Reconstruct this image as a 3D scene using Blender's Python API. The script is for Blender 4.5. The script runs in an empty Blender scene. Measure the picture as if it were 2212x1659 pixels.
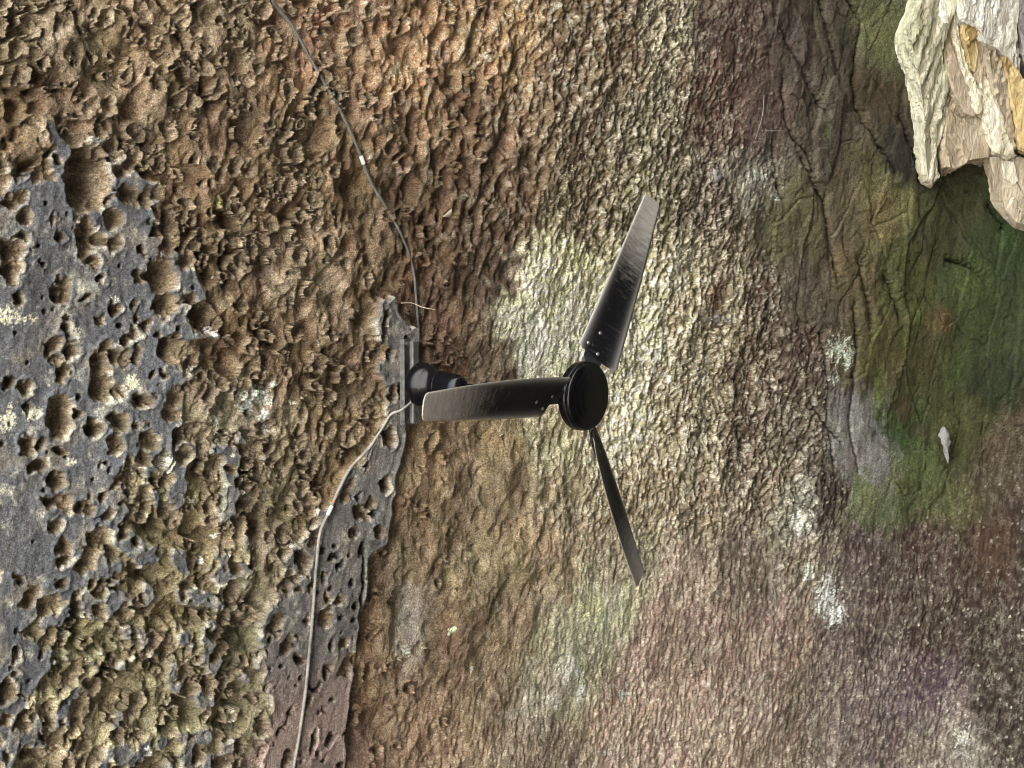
import bpy, bmesh, math, random
import numpy as np
from mathutils import Vector, Matrix

# ------------------------------------------------------------------ camera, sky, sun, exposure
SC = bpy.context.scene
CAM_Z = 1.6
CAM_EL, CAM_ROLL, CAM_F = 0.6761, 0.0812, 3300.0 / 2212.0     # pitch up, roll, focal / width
fwd = Vector((0, math.cos(CAM_EL), math.sin(CAM_EL)))
rgt = Vector((1, 0, 0))
upv = Vector((0, -math.sin(CAM_EL), math.cos(CAM_EL)))
cr, sr = math.cos(CAM_ROLL), math.sin(CAM_ROLL)
ax_x = (-upv) * cr + rgt * sr          # the phone is held sideways: picture-left is world-up
ax_y = upv * sr + rgt * cr
cam_data = bpy.data.cameras.new('camera')
cam_data.sensor_width = 36.0
cam_data.lens = 36.0 * CAM_F
cam_data.clip_end = 3000.0
cam = bpy.data.objects.new('camera', cam_data)
SC.collection.objects.link(cam)
M3 = Matrix((ax_x, ax_y, -fwd)).transposed()
cam.matrix_world = Matrix.Translation((0, 0, CAM_Z)) @ M3.to_4x4()
SC.camera = cam

SUN_EL, SUN_AZ = math.radians(64), math.radians(132)   # azimuth from +Y clockwise: behind the camera, out in the open
world = bpy.data.worlds.new('World'); SC.world = world
world.use_nodes = True
wn = world.node_tree.nodes; wl = world.node_tree.links
sky = wn.new('ShaderNodeTexSky'); sky.sky_type = 'NISHITA'; sky.sun_disc = False
sky.sun_elevation = SUN_EL; sky.sun_rotation = SUN_AZ
bg = wn['Background']; bg.inputs['Strength'].default_value = 0.10
wl.new(sky.outputs['Color'], bg.inputs['Color'])
sd = bpy.data.lights.new('sun', 'SUN'); sd.energy = 4.5; sd.angle = math.radians(0.5); sd.color = (1, 0.96, 0.90)
so = bpy.data.objects.new('sun', sd); SC.collection.objects.link(so)
sdir = Vector((math.sin(SUN_AZ) * math.cos(SUN_EL), math.cos(SUN_AZ) * math.cos(SUN_EL), math.sin(SUN_EL)))
so.rotation_euler = sdir.to_track_quat('Z', 'Y').to_euler()
so.location = (20, -20, 40)
vs = SC.view_settings
vs.view_transform = 'Standard'; vs.look = 'None'; vs.gamma = 1.0; vs.use_curve_mapping = False
vs.exposure = 3.88
SC.cycles.use_denoising = True
SC.cycles.filter_width = 0.9
SC.cycles.max_bounces = 6; SC.cycles.diffuse_bounces = 3

# ------------------------------------------------------------------ numpy noise
f32 = np.float32
def _hash(ix, iy, seed):
    h = ix.astype(np.uint32) * np.uint32(374761393) + iy.astype(np.uint32) * np.uint32(668265263) + np.uint32((seed * 2246822519) & 0xffffffff)
    h = (h ^ (h >> np.uint32(13))) * np.uint32(1274126177)
    h = (h ^ (h >> np.uint32(16))) * np.uint32(2654435761)
    return h ^ (h >> np.uint32(15))
def _r01(h): return (h & np.uint32(0xffffff)).astype(f32) * f32(1 / 16777215.0)
def perlin(x, y, seed=0):
    x = np.asarray(x, f32); y = np.asarray(y, f32)
    x0 = np.floor(x).astype(np.int64); y0 = np.floor(y).astype(np.int64)
    fx = x - x0.astype(f32); fy = y - y0.astype(f32)
    u = fx * fx * fx * (fx * (fx * 6 - 15) + 10); v = fy * fy * fy * (fy * (fy * 6 - 15) + 10)
    def g(ix, iy, dx, dy):
        a = _r01(_hash(ix, iy, seed)) * f32(6.2831853)
        return np.cos(a) * dx + np.sin(a) * dy
    a = g(x0, y0, fx, fy); b = g(x0 + 1, y0, fx - 1, fy)
    c = g(x0, y0 + 1, fx, fy - 1); d = g(x0 + 1, y0 + 1, fx - 1, fy - 1)
    return ((a + (b - a) * u) + ((c + (d - c) * u) - (a + (b - a) * u)) * v) * f32(1.5)
def fbm(x, y, seed=0, octv=4, gain=0.5):
    out = 0; amp = 1.0; f = 1.0; tot = 0
    for k in range(octv):
        out = out + amp * perlin(np.asarray(x) * f, np.asarray(y) * f, seed + 17 * k); tot += amp
        amp *= gain; f *= 2.03
    return out / tot
def worley(x, y, seed=0, jit=0.9):
    x = np.asarray(x, f32); y = np.asarray(y, f32)
    x0 = np.floor(x).astype(np.int64); y0 = np.floor(y).astype(np.int64)
    f1 = np.full(x.shape, 9, f32); f2 = np.full(x.shape, 9, f32); rid = np.zeros(x.shape, f32)
    for i in (-1, 0, 1):
        for j in (-1, 0, 1):
            h = _hash(x0 + i, y0 + j, seed)
            px = (x0 + i).astype(f32) + 0.5 + (_r01(h) - 0.5) * f32(jit)
            py = (y0 + j).astype(f32) + 0.5 + (_r01(_hash(x0 + i, y0 + j, seed + 91)) - 0.5) * f32(jit)
            d = np.hypot(px - x, py - y)
            near = d < f1
            f2 = np.where(near, f1, np.minimum(f2, d))
            rid = np.where(near, _r01(_hash(x0 + i, y0 + j, seed + 33)), rid)
            f1 = np.where(near, d, f1)
    return f1, f2, rid
def soft_cells(x, y, seed=0, jit=0.9, k=7.0):
    """distance to the nearest cell point, rounded where cells meet"""
    x = np.asarray(x, f32); y = np.asarray(y, f32)
    x0 = np.floor(x).astype(np.int64); y0 = np.floor(y).astype(np.int64)
    acc = np.zeros(x.shape, f32)
    for i in (-1, 0, 1):
        for j in (-1, 0, 1):
            h = _hash(x0 + i, y0 + j, seed)
            px = (x0 + i).astype(f32) + 0.5 + (_r01(h) - 0.5) * f32(jit)
            py = (y0 + j).astype(f32) + 0.5 + (_r01(_hash(x0 + i, y0 + j, seed + 91)) - 0.5) * f32(jit)
            acc += np.exp(-k * np.hypot(px - x, py - y) + .5 * (_r01(_hash(x0 + i, y0 + j, seed + 33)) - .5))
    return -np.log(acc) / f32(k)
def pocks(x, y, seed, rmin, rmax, dens, prof=.6):
    """scattered separate hollows: depth (in cells, at most their radius) and 0..1 how far inside one"""
    x = np.asarray(x, f32); y = np.asarray(y, f32)
    x0 = np.floor(x).astype(np.int64); y0 = np.floor(y).astype(np.int64)
    out = np.zeros(x.shape, f32); ins = np.zeros(x.shape, f32)
    for i in (-1, 0, 1):
        for j in (-1, 0, 1):
            h = _hash(x0 + i, y0 + j, seed); h2 = _hash(x0 + i, y0 + j, seed + 91); h3 = _hash(x0 + i, y0 + j, seed + 33); h4 = _hash(x0 + i, y0 + j, seed + 57)
            dx = (x0 + i).astype(f32) + 0.5 + (_r01(h) - 0.5) * f32(.95) - x
            dy = (y0 + j).astype(f32) + 0.5 + (_r01(h2) - 0.5) * f32(.95) - y
            q = _r01(h4) - f32(.5)
            dx, dy = dx + q * dy, dy * (1 + f32(.5) * q)
            r = rmin + (rmax - rmin) * _r01(h3) ** 1.5
            v = np.clip(1 - (dx * dx + dy * dy) / (r * r), 0, 1) * (_r01(_hash(x0 + i, y0 + j, seed + 71)) < dens)
            if prof == 0:                       # rounded rim and bowl, merging softly with its neighbours
                d = v * v * (3 - 2 * v) * r
                out = out + np.exp(f32(14) * d) - 1
            else:
                out = np.maximum(out, v ** f32(prof) * r)
            ins = np.maximum(ins, v)
    return (np.log1p(out) / f32(14) if prof == 0 else out), ins
def sstep(a, b, x):
    t = np.clip((x - a) / (b - a), 0, 1)
    return t * t * (3 - 2 * t)

# ------------------------------------------------------------------ the shelter's section: (y, z), cliff above the lip > lip > roof > back wall > foot
ROOF_LIFT = 0.05
PROF = np.array([(-7.5, 26), (-7.0, 16), (-6.2, 9.5), (-5.2, 7.3), (-3.5, 6.35), (0, 5.62), (2.0, 5.22), (3.63, 4.90), (5.0, 4.64),
                 (5.9, 4.40), (6.5, 4.05), (6.9, 3.45), (7.15, 2.4), (7.3, 1.2), (7.5, -0.3)])
def _catmull(P, n=60):
    out = []
    Q = np.vstack([2 * P[0] - P[1], P, 2 * P[-1] - P[-2]])
    for i in range(1, len(Q) - 2):
        p0, p1, p2, p3 = Q[i - 1], Q[i], Q[i + 1], Q[i + 2]
        for t in np.linspace(0, 1, n, endpoint=False):
            out.append(0.5 * (2 * p1 + (p2 - p0) * t + (2 * p0 - 5 * p1 + 4 * p2 - p3) * t * t + (-p0 + 3 * p1 - 3 * p2 + p3) * t ** 3))
    out.append(P[-1]); return np.array(out)
PC = _catmull(PROF)
PS = np.concatenate([[0], np.cumsum(np.hypot(*np.diff(PC, axis=0).T))])
PC[:, 1] += ROOF_LIFT
_i0 = np.argmin(np.abs(PC[:, 0] - 3.63) + np.abs(PC[:, 1] - 4.95))
PS = PS - PS[_i0]                    # s = 0 at the fan, negative towards the open, positive towards the back wall
PT = np.gradient(PC, PS, axis=0); PT /= np.hypot(*PT.T)[:, None]
def section(s):
    y = np.interp(s, PS, PC[:, 0]); z = np.interp(s, PS, PC[:, 1])
    ty = np.interp(s, PS, PT[:, 0]); tz = np.interp(s, PS, PT[:, 1])
    return y, z, tz, -ty             # the normal looks down and out into the shelter
def big(s, x):
    return 0.10 * fbm(np.asarray(s) / 1.5 + 3.1, np.asarray(x) / 1.9 + 1.7, 5, 3)

# ------------------------------------------------------------------ survey of the rock: places and sizes in metres along the rock (s, x)
CTRL = np.array([
    (-1.351,0.807,0.15,0.1022,0.0529,0.8,0.2,0,0,0),
    (-1.041,0.871,0.2582,0.1683,0.0887,0.7,0.2,0,0,0),
    (-0.782,0.926,0.2016,0.1301,0.0723,0.6,0.3,0,0,0),
    (-0.411,1.01,0.2961,0.1559,0.0823,0.2,0.6,0.1,0,0),
    (-0.058,1.085,0.3325,0.1714,0.0723,0,0.7,0.2,0,0),
    (0.343,1.172,0.2874,0.1529,0.0545,0,0.6,0.4,0,0),
    (0.723,1.246,0.1413,0.0762,0.0307,0,0.3,0.8,0,0),
    (1.131,1.33,0.2346,0.1812,0.107,0,0,1,0,0),
    (1.419,1.388,0.0742,0.0307,0.0252,0,0,0.3,0.5,0.2),
    (1.74,1.455,0.0823,0.0545,0.0437,0,0,0,0.1,1),
    (2.05,1.519,0.0648,0.0482,0.0296,0,0,0,0,1),
    (2.291,1.566,0.0844,0.0844,0.0273,0,0,0,0,1),
    (2.312,1.337,0.0513,0.0319,0.011,0,0,0,0,1),
    (-1.33,0.604,0.1413,0.0844,0.0395,1,0,0,0,0),
    (-1.089,0.684,0.1779,0.1144,0.0612,0.9,0.1,0,0,0),
    (-0.807,0.695,0.147,0.0865,0.0423,0.7,0.3,0,0,0),
    (-0.487,0.753,0.1845,0.107,0.0482,0.5,0.42,0,0,0),
    (-0.133,0.802,0.1981,0.107,0.0497,0,0.8,0,0,0),
    (0.254,0.887,0.1529,0.0782,0.0343,0,0.8,0.2,0,0),
    (0.658,0.957,0.1384,0.0762,0.0343,0,0.3,0.8,0,0),
    (1.055,1.008,0.1714,0.1301,0.0723,0,0,1,0,0),
    (1.362,1.132,0.0999,0.0395,0.0262,0,0,0.6,0.3,0),
    (1.595,1.155,0.0802,0.0409,0.0356,0,0,0,0.4,0.5),
    (1.89,1.114,0.0887,0.0666,0.0467,0,0,0,0,1),
    (2.197,1.067,0.0865,0.0595,0.0319,0,0,0,0,1),
    (2.431,1.102,0.0212,0.0152,0.0075,0,0,0,0,1),
    (-0.779,0.433,0.15,0.0823,0.0331,0.7,0.3,0,0,0),
    (-0.511,0.47,0.1441,0.0802,0.0307,0.5,0.42,0,0,0),
    (-0.233,0.538,0.15,0.0844,0.0382,0.5,0.42,0,0,0),
    (0.086,0.553,0.0908,0.0482,0.0212,0,0.8,0,0,0),
    (0.424,0.599,0.1095,0.0561,0.0242,0,0.6,0.4,0,0),
    (0.775,0.648,0.1529,0.1022,0.0467,0,0.2,0.8,0,0),
    (1.089,0.69,0.1812,0.147,0.0666,0,0,1,0,0),
    (1.411,0.769,0.1144,0.0723,0.0467,0,0,0.9,0,0),
    (1.609,0.85,0.15,0.1329,0.1022,0,0,0.5,0.2,0),
    (1.843,0.736,0.0953,0.0823,0.0296,0,0,0,0.2,0.7),
    (2.132,0.773,0.1022,0.0742,0.0331,0,0,0,0,1),
    (2.4,0.863,0.1095,0.0999,0.0242,0,0,0,0,1),
    (2.701,0.842,0.0452,0.0437,0.0097,0,0,0,0,1),
    (2.949,0.708,0.0252,0.0382,0.0037,0,0,0,0,1),
    (-0.653,0.219,0.1221,0.0723,0.0356,0.7,0.3,0,0,0),
    (-0.396,0.274,0.2961,0.2016,0.1301,0.6,0.3,0,0,0),
    (-0.173,0.268,0.1274,0.0742,0.0343,0.5,0.42,0,0,0),
    (0.121,0.298,0.0976,0.0467,0.0232,0,0.5,0,0.2,0),
    (0.382,0.325,0.0704,0.0343,0.0176,0,0.4,0.1,0.2,0),
    (0.621,0.318,0.5776,0.5457,0.314,0,0,0.5,0.3,0),
    (0.767,0.431,0.4793,0.4452,0.2307,0,0,0.7,0,0),
    (1.201,0.445,0.4233,0.3613,0.2051,0,0,1,0,0),
    (1.472,0.438,0.2874,0.2195,0.1301,0,0,1,0,0),
    (1.736,0.429,0.1022,0.0612,0.0369,0,0,0.9,0,0),
    (1.981,0.453,0.0762,0.0513,0.0319,0,0,0,0.3,0.7),
    (2.23,0.554,0.0953,0.0648,0.0222,0,0,0,0,1),
    (2.494,0.582,0.063,0.0648,0.0103,0,0,0,0,1),
    (2.809,0.535,0.0369,0.0482,0.0044,0,0,0,0,1),
    (3.047,0.436,0.0273,0.0369,0.0037,0,0,0,0,1),
    (-0.634,0.002,0.1714,0.1022,0.0467,0.5,0.4,0,0,0),
    (-0.418,0.017,0.1413,0.0802,0.0356,0.5,0.42,0,0,0),
    (-0.191,0.033,0.107,0.0612,0.0284,0.5,0.42,0,0,0),
    (0.243,0.094,0.1195,0.0561,0.0273,0,0.3,0,0.3,0),
    (0.406,0.075,0.0823,0.0497,0.0262,0,0.3,0.1,0.3,0),
    (0.553,0.117,0.5271,0.5457,0.3968,0,0,0.3,0.4,0),
    (0.733,0.229,0.5029,0.5029,0.3419,0,0,0.5,0.3,0),
    (1.129,0.16,0.521,0.4735,0.2789,0,0,1,0,0),
    (1.419,0.147,0.3325,0.2623,0.147,0,0,1,0,0),
    (1.728,0.17,0.1413,0.0844,0.0452,0,0,1,0,0),
    (1.953,0.225,0.0802,0.0409,0.0273,0,0,0.7,0.1,0),
    (2.382,0.22,0.0802,0.0612,0.013,0,0,0,0,1),
    (2.727,0.247,0.0529,0.0497,0.006,0,0,0,0,1),
    (3.011,0.19,0.0194,0.0262,0.0027,0,0,0,0,1),
    (-0.653,-0.162,0.2307,0.1878,0.1274,0.4,0.2,0,0,0),
    (-0.417,-0.194,0.1812,0.1329,0.0762,0.4,0.4,0,0,0),
    (-0.243,-0.173,0.15,0.0908,0.0356,0.3,0.5,0,0,0),
    (0.154,-0.187,0.2705,0.1651,0.0782,0.3,0.1,0,0.25,0),
    (0.424,-0.146,0.2016,0.1301,0.0561,0.2,0.2,0,0.25,0),
    (0.653,-0.152,0.2542,0.2195,0.1221,0,0.3,0.3,0.2,0),
    (1.043,-0.137,0.5776,0.491,0.305,0,0,0.8,0.1,0),
    (1.395,-0.121,0.2664,0.2086,0.1221,0,0,1,0,0),
    (1.764,-0.141,0.1329,0.0823,0.0482,0,0,1,0,0),
    (1.994,-0.091,0.1046,0.0723,0.0452,0,0,0.9,0,0),
    (2.305,-0.075,0.1384,0.1274,0.1329,0,0,0,0.1,0.3),
    (2.394,-0.206,0.1384,0.1274,0.1329,0,0,0,0.1,0.3),
    (2.575,-0.041,0.0319,0.0595,0.0044,0,0,0,0,1),
    (2.879,-0.023,0.0529,0.0545,0.007,0,0,0,0,1),
    (3.103,-0.087,0.0561,0.0319,0.011,0,0,0,0.3,0.5),
    (-0.782,-0.408,0.2232,0.1714,0.0782,0.6,0.3,0,0,0),
    (-0.637,-0.405,0.15,0.1095,0.0529,0.7,0.1,0,0,0),
    (-0.476,-0.404,0.1845,0.1384,0.0802,0.5,0.3,0,0,0),
    (-0.32,-0.361,0.1119,0.0723,0.0284,0.4,0.4,0,0,0),
    (0.163,-0.399,0.1683,0.0976,0.0467,0.4,0,0,0.25,0),
    (0.427,-0.397,0.1812,0.1144,0.0561,0.35,0,0,0.25,0),
    (0.723,-0.36,0.2623,0.1912,0.0999,0,0.3,0.3,0.2,0),
    (1.115,-0.39,0.2664,0.1845,0.1022,0,0,0.7,0.3,0),
    (1.461,-0.385,0.2874,0.2016,0.117,0,0,0.8,0.2,0),
    (1.822,-0.342,0.1779,0.1221,0.0762,0,0,0.9,0,0),
    (1.969,-0.411,0.1946,0.1714,0.1329,0,0,0.8,0,0),
    (2.165,-0.367,0.0437,0.0273,0.0203,0,0,0.5,0.2,0),
    (2.407,-0.38,0.0865,0.1022,0.0382,0,0,0,0.2,0.2),
    (2.695,-0.292,0.0685,0.0865,0.016,0,0,0,0.2,0.8),
    (2.993,-0.298,0.0482,0.0273,0.0097,0,0,0,0.5,0.2),
    (3.147,-0.428,0.0262,0.011,0.0044,0,0,0,0.6,0),
    (-0.765,-0.569,0.1714,0.1301,0.0529,0.8,0,0,0,0),
    (-0.59,-0.569,0.1779,0.1329,0.0742,0.9,0,0,0,0),
    (0.149,-0.628,0.1529,0.0976,0.0467,0.4,0,0,0.25,0),
    (0.397,-0.646,0.1912,0.1356,0.0595,0.35,0,0,0.25,0),
    (0.695,-0.636,0.2705,0.1746,0.0976,0.3,0,0,0.5,0),
    (1.038,-0.662,0.2462,0.1946,0.1248,0,0,0.3,0.6,0),
    (1.426,-0.65,0.2789,0.1779,0.1384,0,0,0.2,0.7,0),
    (1.791,-0.636,0.1356,0.0887,0.0704,0,0,0.2,0.8,0),
    (2.085,-0.634,0.1812,0.1274,0.0976,0,0,0.5,0.5,0),
    (2.4,-0.593,0.0802,0.0452,0.0467,0,0,0,0.8,0),
    (2.723,-0.55,0.0497,0.0185,0.0137,0,0,0,0.8,0),
    (3.009,-0.618,0.0423,0.0168,0.006,0,0,0,0.8,0),
    (-0.879,-0.809,0.1812,0.1441,0.0648,0.9,0,0,0,0),
    (-0.66,-0.817,0.1356,0.107,0.0529,0.9,0,0,0,0),
    (-0.021,-0.804,0.2051,0.1221,0.0595,0.4,0,0,0.25,0),
    (0.109,-0.779,0.2122,0.1683,0.1384,0.3,0,0,0.25,0),
    (0.263,-0.86,0.1221,0.0666,0.0319,0.3,0,0,0.25,0),
    (0.515,-0.905,0.1845,0.1221,0.0666,0.2,0,0,0.4,0),
    (0.821,-0.92,0.2789,0.2664,0.159,0.1,0,0,0.6,0),
    (1.019,-0.762,0.3564,0.3467,0.2086,0,0,0,0.6,0),
    (1.264,-0.945,0.2789,0.1651,0.1329,0,0,0,0.9,0),
    (1.609,-0.959,0.2502,0.147,0.117,0,0,0,1,0),
    (1.913,-0.933,0.2159,0.1221,0.0999,0,0,0,1,0),
    (2.482,-0.885,0.0844,0.0497,0.0497,0,0,0,1,0),
    (2.8,-0.906,0.0467,0.0212,0.0152,0,0,0,1,0),
    (3.082,-0.978,0.0296,0.013,0.006,0,0,0,1,0),
    (-0.994,-1.027,0.314,0.2542,0.1384,0.9,0,0,0,0),
    (-0.733,-1.035,0.2051,0.1683,0.0908,0.9,0,0,0,0),
    (-0.534,-0.99,0.1413,0.1195,0.0648,0.8,0,0,0,0),
    (-0.298,-1.153,0.1845,0.0953,0.0953,0.1,0,0,0.3,0),
    (-0.186,-1.076,0.1529,0.0802,0.0685,0.1,0,0,0.4,0),
    (-0.053,-0.996,0.1878,0.1022,0.0497,0.3,0,0,0.25,0),
    (0.151,-1.103,0.2122,0.1248,0.0685,0.25,0,0,0.4,0),
    (0.385,-1.152,0.2086,0.1221,0.0666,0.15,0,0,0.6,0),
    (0.753,-1.05,0.2623,0.2195,0.162,0,0,0,0.7,0),
    (0.73,-1.245,0.1946,0.1274,0.0908,0,0,0,0.8,0),
    (1.16,-1.219,0.3278,0.2086,0.1683,0,0,0,1,0),
    (1.496,-1.242,0.305,0.1878,0.1529,0,0,0,1,0),
    (1.847,-1.264,0.2747,0.1746,0.1384,0,0,0,1,0),
    (2.232,-1.252,0.1413,0.0931,0.0802,0,0,0,1,0),
    (2.526,-1.22,0.1195,0.0742,0.0782,0,0,0,1,0),
    (2.783,-1.148,0.0999,0.0482,0.0723,0,0,0,1,0),
    (2.947,-1.388,0.1384,0.0976,0.0844,0,0,0,1,0),
    (3.13,-1.298,0.0296,0.0137,0.008,0,0,0,1,0)])
GREY = [
    [(-1.577, 0.467), (-1.463, 0.449), (-1.393, 0.477), (-1.341, 0.436), (-1.274, 0.477), (-1.26, 0.529), (-1.286, 0.605), (-1.253, 0.598), (-1.223, 0.56), (-1.145, 0.55), (-1.108, 0.573), (-1.061, 0.564), (-1.017, 0.51), (-0.936, 0.484), (-0.922, 0.433), (-0.952, 0.41), (-0.912, 0.323), (-0.849, 0.289), (-0.816, 0.291), (-0.795, 0.258), (-0.763, 0.181), (-0.763, 0.161), (-0.809, 0.11), (-0.763, 0.067), (-0.712, 0.07), (-0.845, 0.056), (-0.91, 0.059), (-0.901, -0.004), (-0.816, -0.028), (-0.77, -0.055), (-0.812, -0.076), (-0.819, -0.13), (-0.807, -0.196), (-0.84, -0.218), (-0.828, -0.284), (-0.858, -0.343), (-0.966, -0.298), (-0.975, -0.341), (-0.935, -0.401), (-0.989, -0.438), (-1.015, -0.446), (-1.006, -0.489), (-0.926, -0.51), (-0.882, -0.555), (-0.999, -0.576), (-0.954, -0.655), (-1.068, -0.663), (-1.111, -0.748), (-1.15, -0.811), (-1.131, -0.875), (-1.19, -0.974), (-1.204, -1.079), (-1.215, -1.145), (-1.227, -1.272), (-1.442, -1.244)],
    [(-0.072, 0.249), (0.004, 0.159), (0.046, 0.14), (0.046, -0.011), (0.028, -0.102), (0.007, -0.168), (-0.012, -0.319), (-0.037, -0.544), (-0.11, -0.586), (-0.109, -0.691), (-0.123, -0.875), (-0.119, -0.951), (-0.124, -1.102), (-0.121, -1.259), (-0.114, -1.411), (-0.418, -1.372), (-0.427, -1.226), (-0.434, -1.101), (-0.413, -1.021), (-0.473, -0.908), (-0.49, -0.859), (-0.478, -0.812), (-0.492, -0.766), (-0.446, -0.72), (-0.432, -0.646), (-0.471, -0.579), (-0.406, -0.548), (-0.31, -0.453), (-0.303, -0.446), (-0.231, -0.359), (-0.189, -0.314), (-0.137, -0.24), (-0.089, -0.15), (-0.077, -0.045), (-0.112, 0.024), (-0.137, 0.155), (-0.107, 0.223)],
    [(-0.777, -0.664), (-0.697, -0.654), (-0.628, -0.693), (-0.628, -0.725), (-0.714, -0.731), (-0.747, -0.705)],
    [(-0.711, -1.105), (-0.616, -1.098), (-0.585, -1.27), (-0.686, -1.259)],
    [(-0.956, -0.759), (-0.905, -0.767), (-0.889, -0.835), (-0.931, -0.826)],
    [(-1.033, -0.594), (-0.959, -0.587), (-0.957, -0.649), (-1.015, -0.64)]]
BLOBS = [
    (-1.15, 0.461, 0.0656, 0.1008), (-1.024, 0.436, 0.0385, 0.0257), (-1.355, 0.373, 0.0219, 0.0147), (-1.22, 0.298, 0.0158, 0.0125),
    (-1.234, 0.34, 0.0096, 0.0124), (-1.138, 0.302, 0.0263, 0.0568), (-1.087, 0.302, 0.0333, 0.0153), (-1.059, 0.299, 0.0271, 0.0217),
    (-1.341, 0.246, 0.0341, 0.0294), (-1.314, 0.283, 0.0175, 0.0111), (-0.894, 0.365, 0.0254, 0.0576), (-1.335, 0.191, 0.0289, 0.0344),
    (-1.257, 0.223, 0.0105, 0.0099), (-1.202, 0.181, 0.0079, 0.0088), (-1.11, 0.242, 0.0228, 0.019), (-1.083, 0.197, 0.0149, 0.0153),
    (-0.907, 0.225, 0.0455, 0.0549), (-0.887, 0.149, 0.0411, 0.0341), (-0.768, 0.12, 0.049, 0.04), (-1.19, 0.133, 0.0219, 0.0176),
    (-1.118, 0.145, 0.0123, 0.0127), (-0.98, 0.133, 0.0079, 0.013), (-1.038, 0.121, 0.0193, 0.0206), (-1.164, 0.046, 0.0158, 0.0227),
    (-1.146, -0.006, 0.0219, 0.0291), (-1.164, -0.068, 0.0184, 0.0303), (-1.185, -0.032, 0.0184, 0.0126), (-1.066, -0.042, 0.028, 0.0448),
    (-1.05, 0.011, 0.0236, 0.018), (-1.022, -0.013, 0.0219, 0.0258), (-0.991, -0.013, 0.0166, 0.0233), (-1.055, -0.105, 0.0324, 0.0359),
    (-0.973, 0.056, 0.0158, 0.0194), (-1.265, -0.119, 0.0228, 0.0199), (-1.008, -0.115, 0.0193, 0.0232), (-0.935, -0.13, 0.0368, 0.0234),
    (-1.164, -0.188, 0.0385, 0.0631), (-1.069, -0.215, 0.0263, 0.0256), (-0.991, -0.198, 0.0236, 0.0323), (-1.006, -0.244, 0.021, 0.0155),
    (-0.947, -0.202, 0.0105, 0.0156), (-0.921, -0.24, 0.0219, 0.0195), (-1.246, -0.268, 0.0201, 0.0274), (-1.213, -0.323, 0.028, 0.02),
    (-1.16, -0.366, 0.0236, 0.0252), (-0.963, -0.34, 0.0193, 0.0233), (-0.928, -0.329, 0.0166, 0.0195), (-1.159, -0.423, 0.0324, 0.0177),
    (-1.08, -0.436, 0.0219, 0.0191), (-0.956, -0.392, 0.0201, 0.0156), (-1.153, -0.492, 0.0166, 0.0164), (-1.12, -0.543, 0.0263, 0.0254),
    (-1.118, -0.584, 0.0228, 0.0152), (-1.04, -0.529, 0.0219, 0.0257), (-1.013, -0.536, 0.0236, 0.0167), (-1.241, -0.633, 0.0114, 0.0125),
    (-1.232, -0.838, 0.0105, 0.0175), (-1.234, -0.887, 0.0079, 0.0087), (-1.125, -0.648, 0.0193, 0.0152), (-1.036, -0.649, 0.0114, 0.0167),
    (-1.012, -0.668, 0.0079, 0.0103), (-1.253, -0.935, 0.0263, 0.0348), (-1.201, -1.009, 0.0193, 0.0188), (-1.164, -1.111, 0.0385, 0.0227),
    (-0.378, -0.58, 0.0254, 0.0254), (-0.355, -0.608, 0.021, 0.0311), (-0.284, -0.645, 0.0105, 0.0171), (-0.215, -0.712, 0.0263, 0.0144),
    (-0.252, -0.75, 0.0175, 0.0229), (-0.25, -1.158, 0.0158, 0.0375), (-0.053, -0.068, 0.0193, 0.0267), (-0.054, -0.202, 0.0263, 0.0296),
    (-0.061, -0.357, 0.0193, 0.0266), (-0.077, -0.504, 0.0236, 0.0265), (-0.107, 0.157, 0.0175, 0.0206), (-0.002, 0.076, 0.014, 0.0239)]
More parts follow.
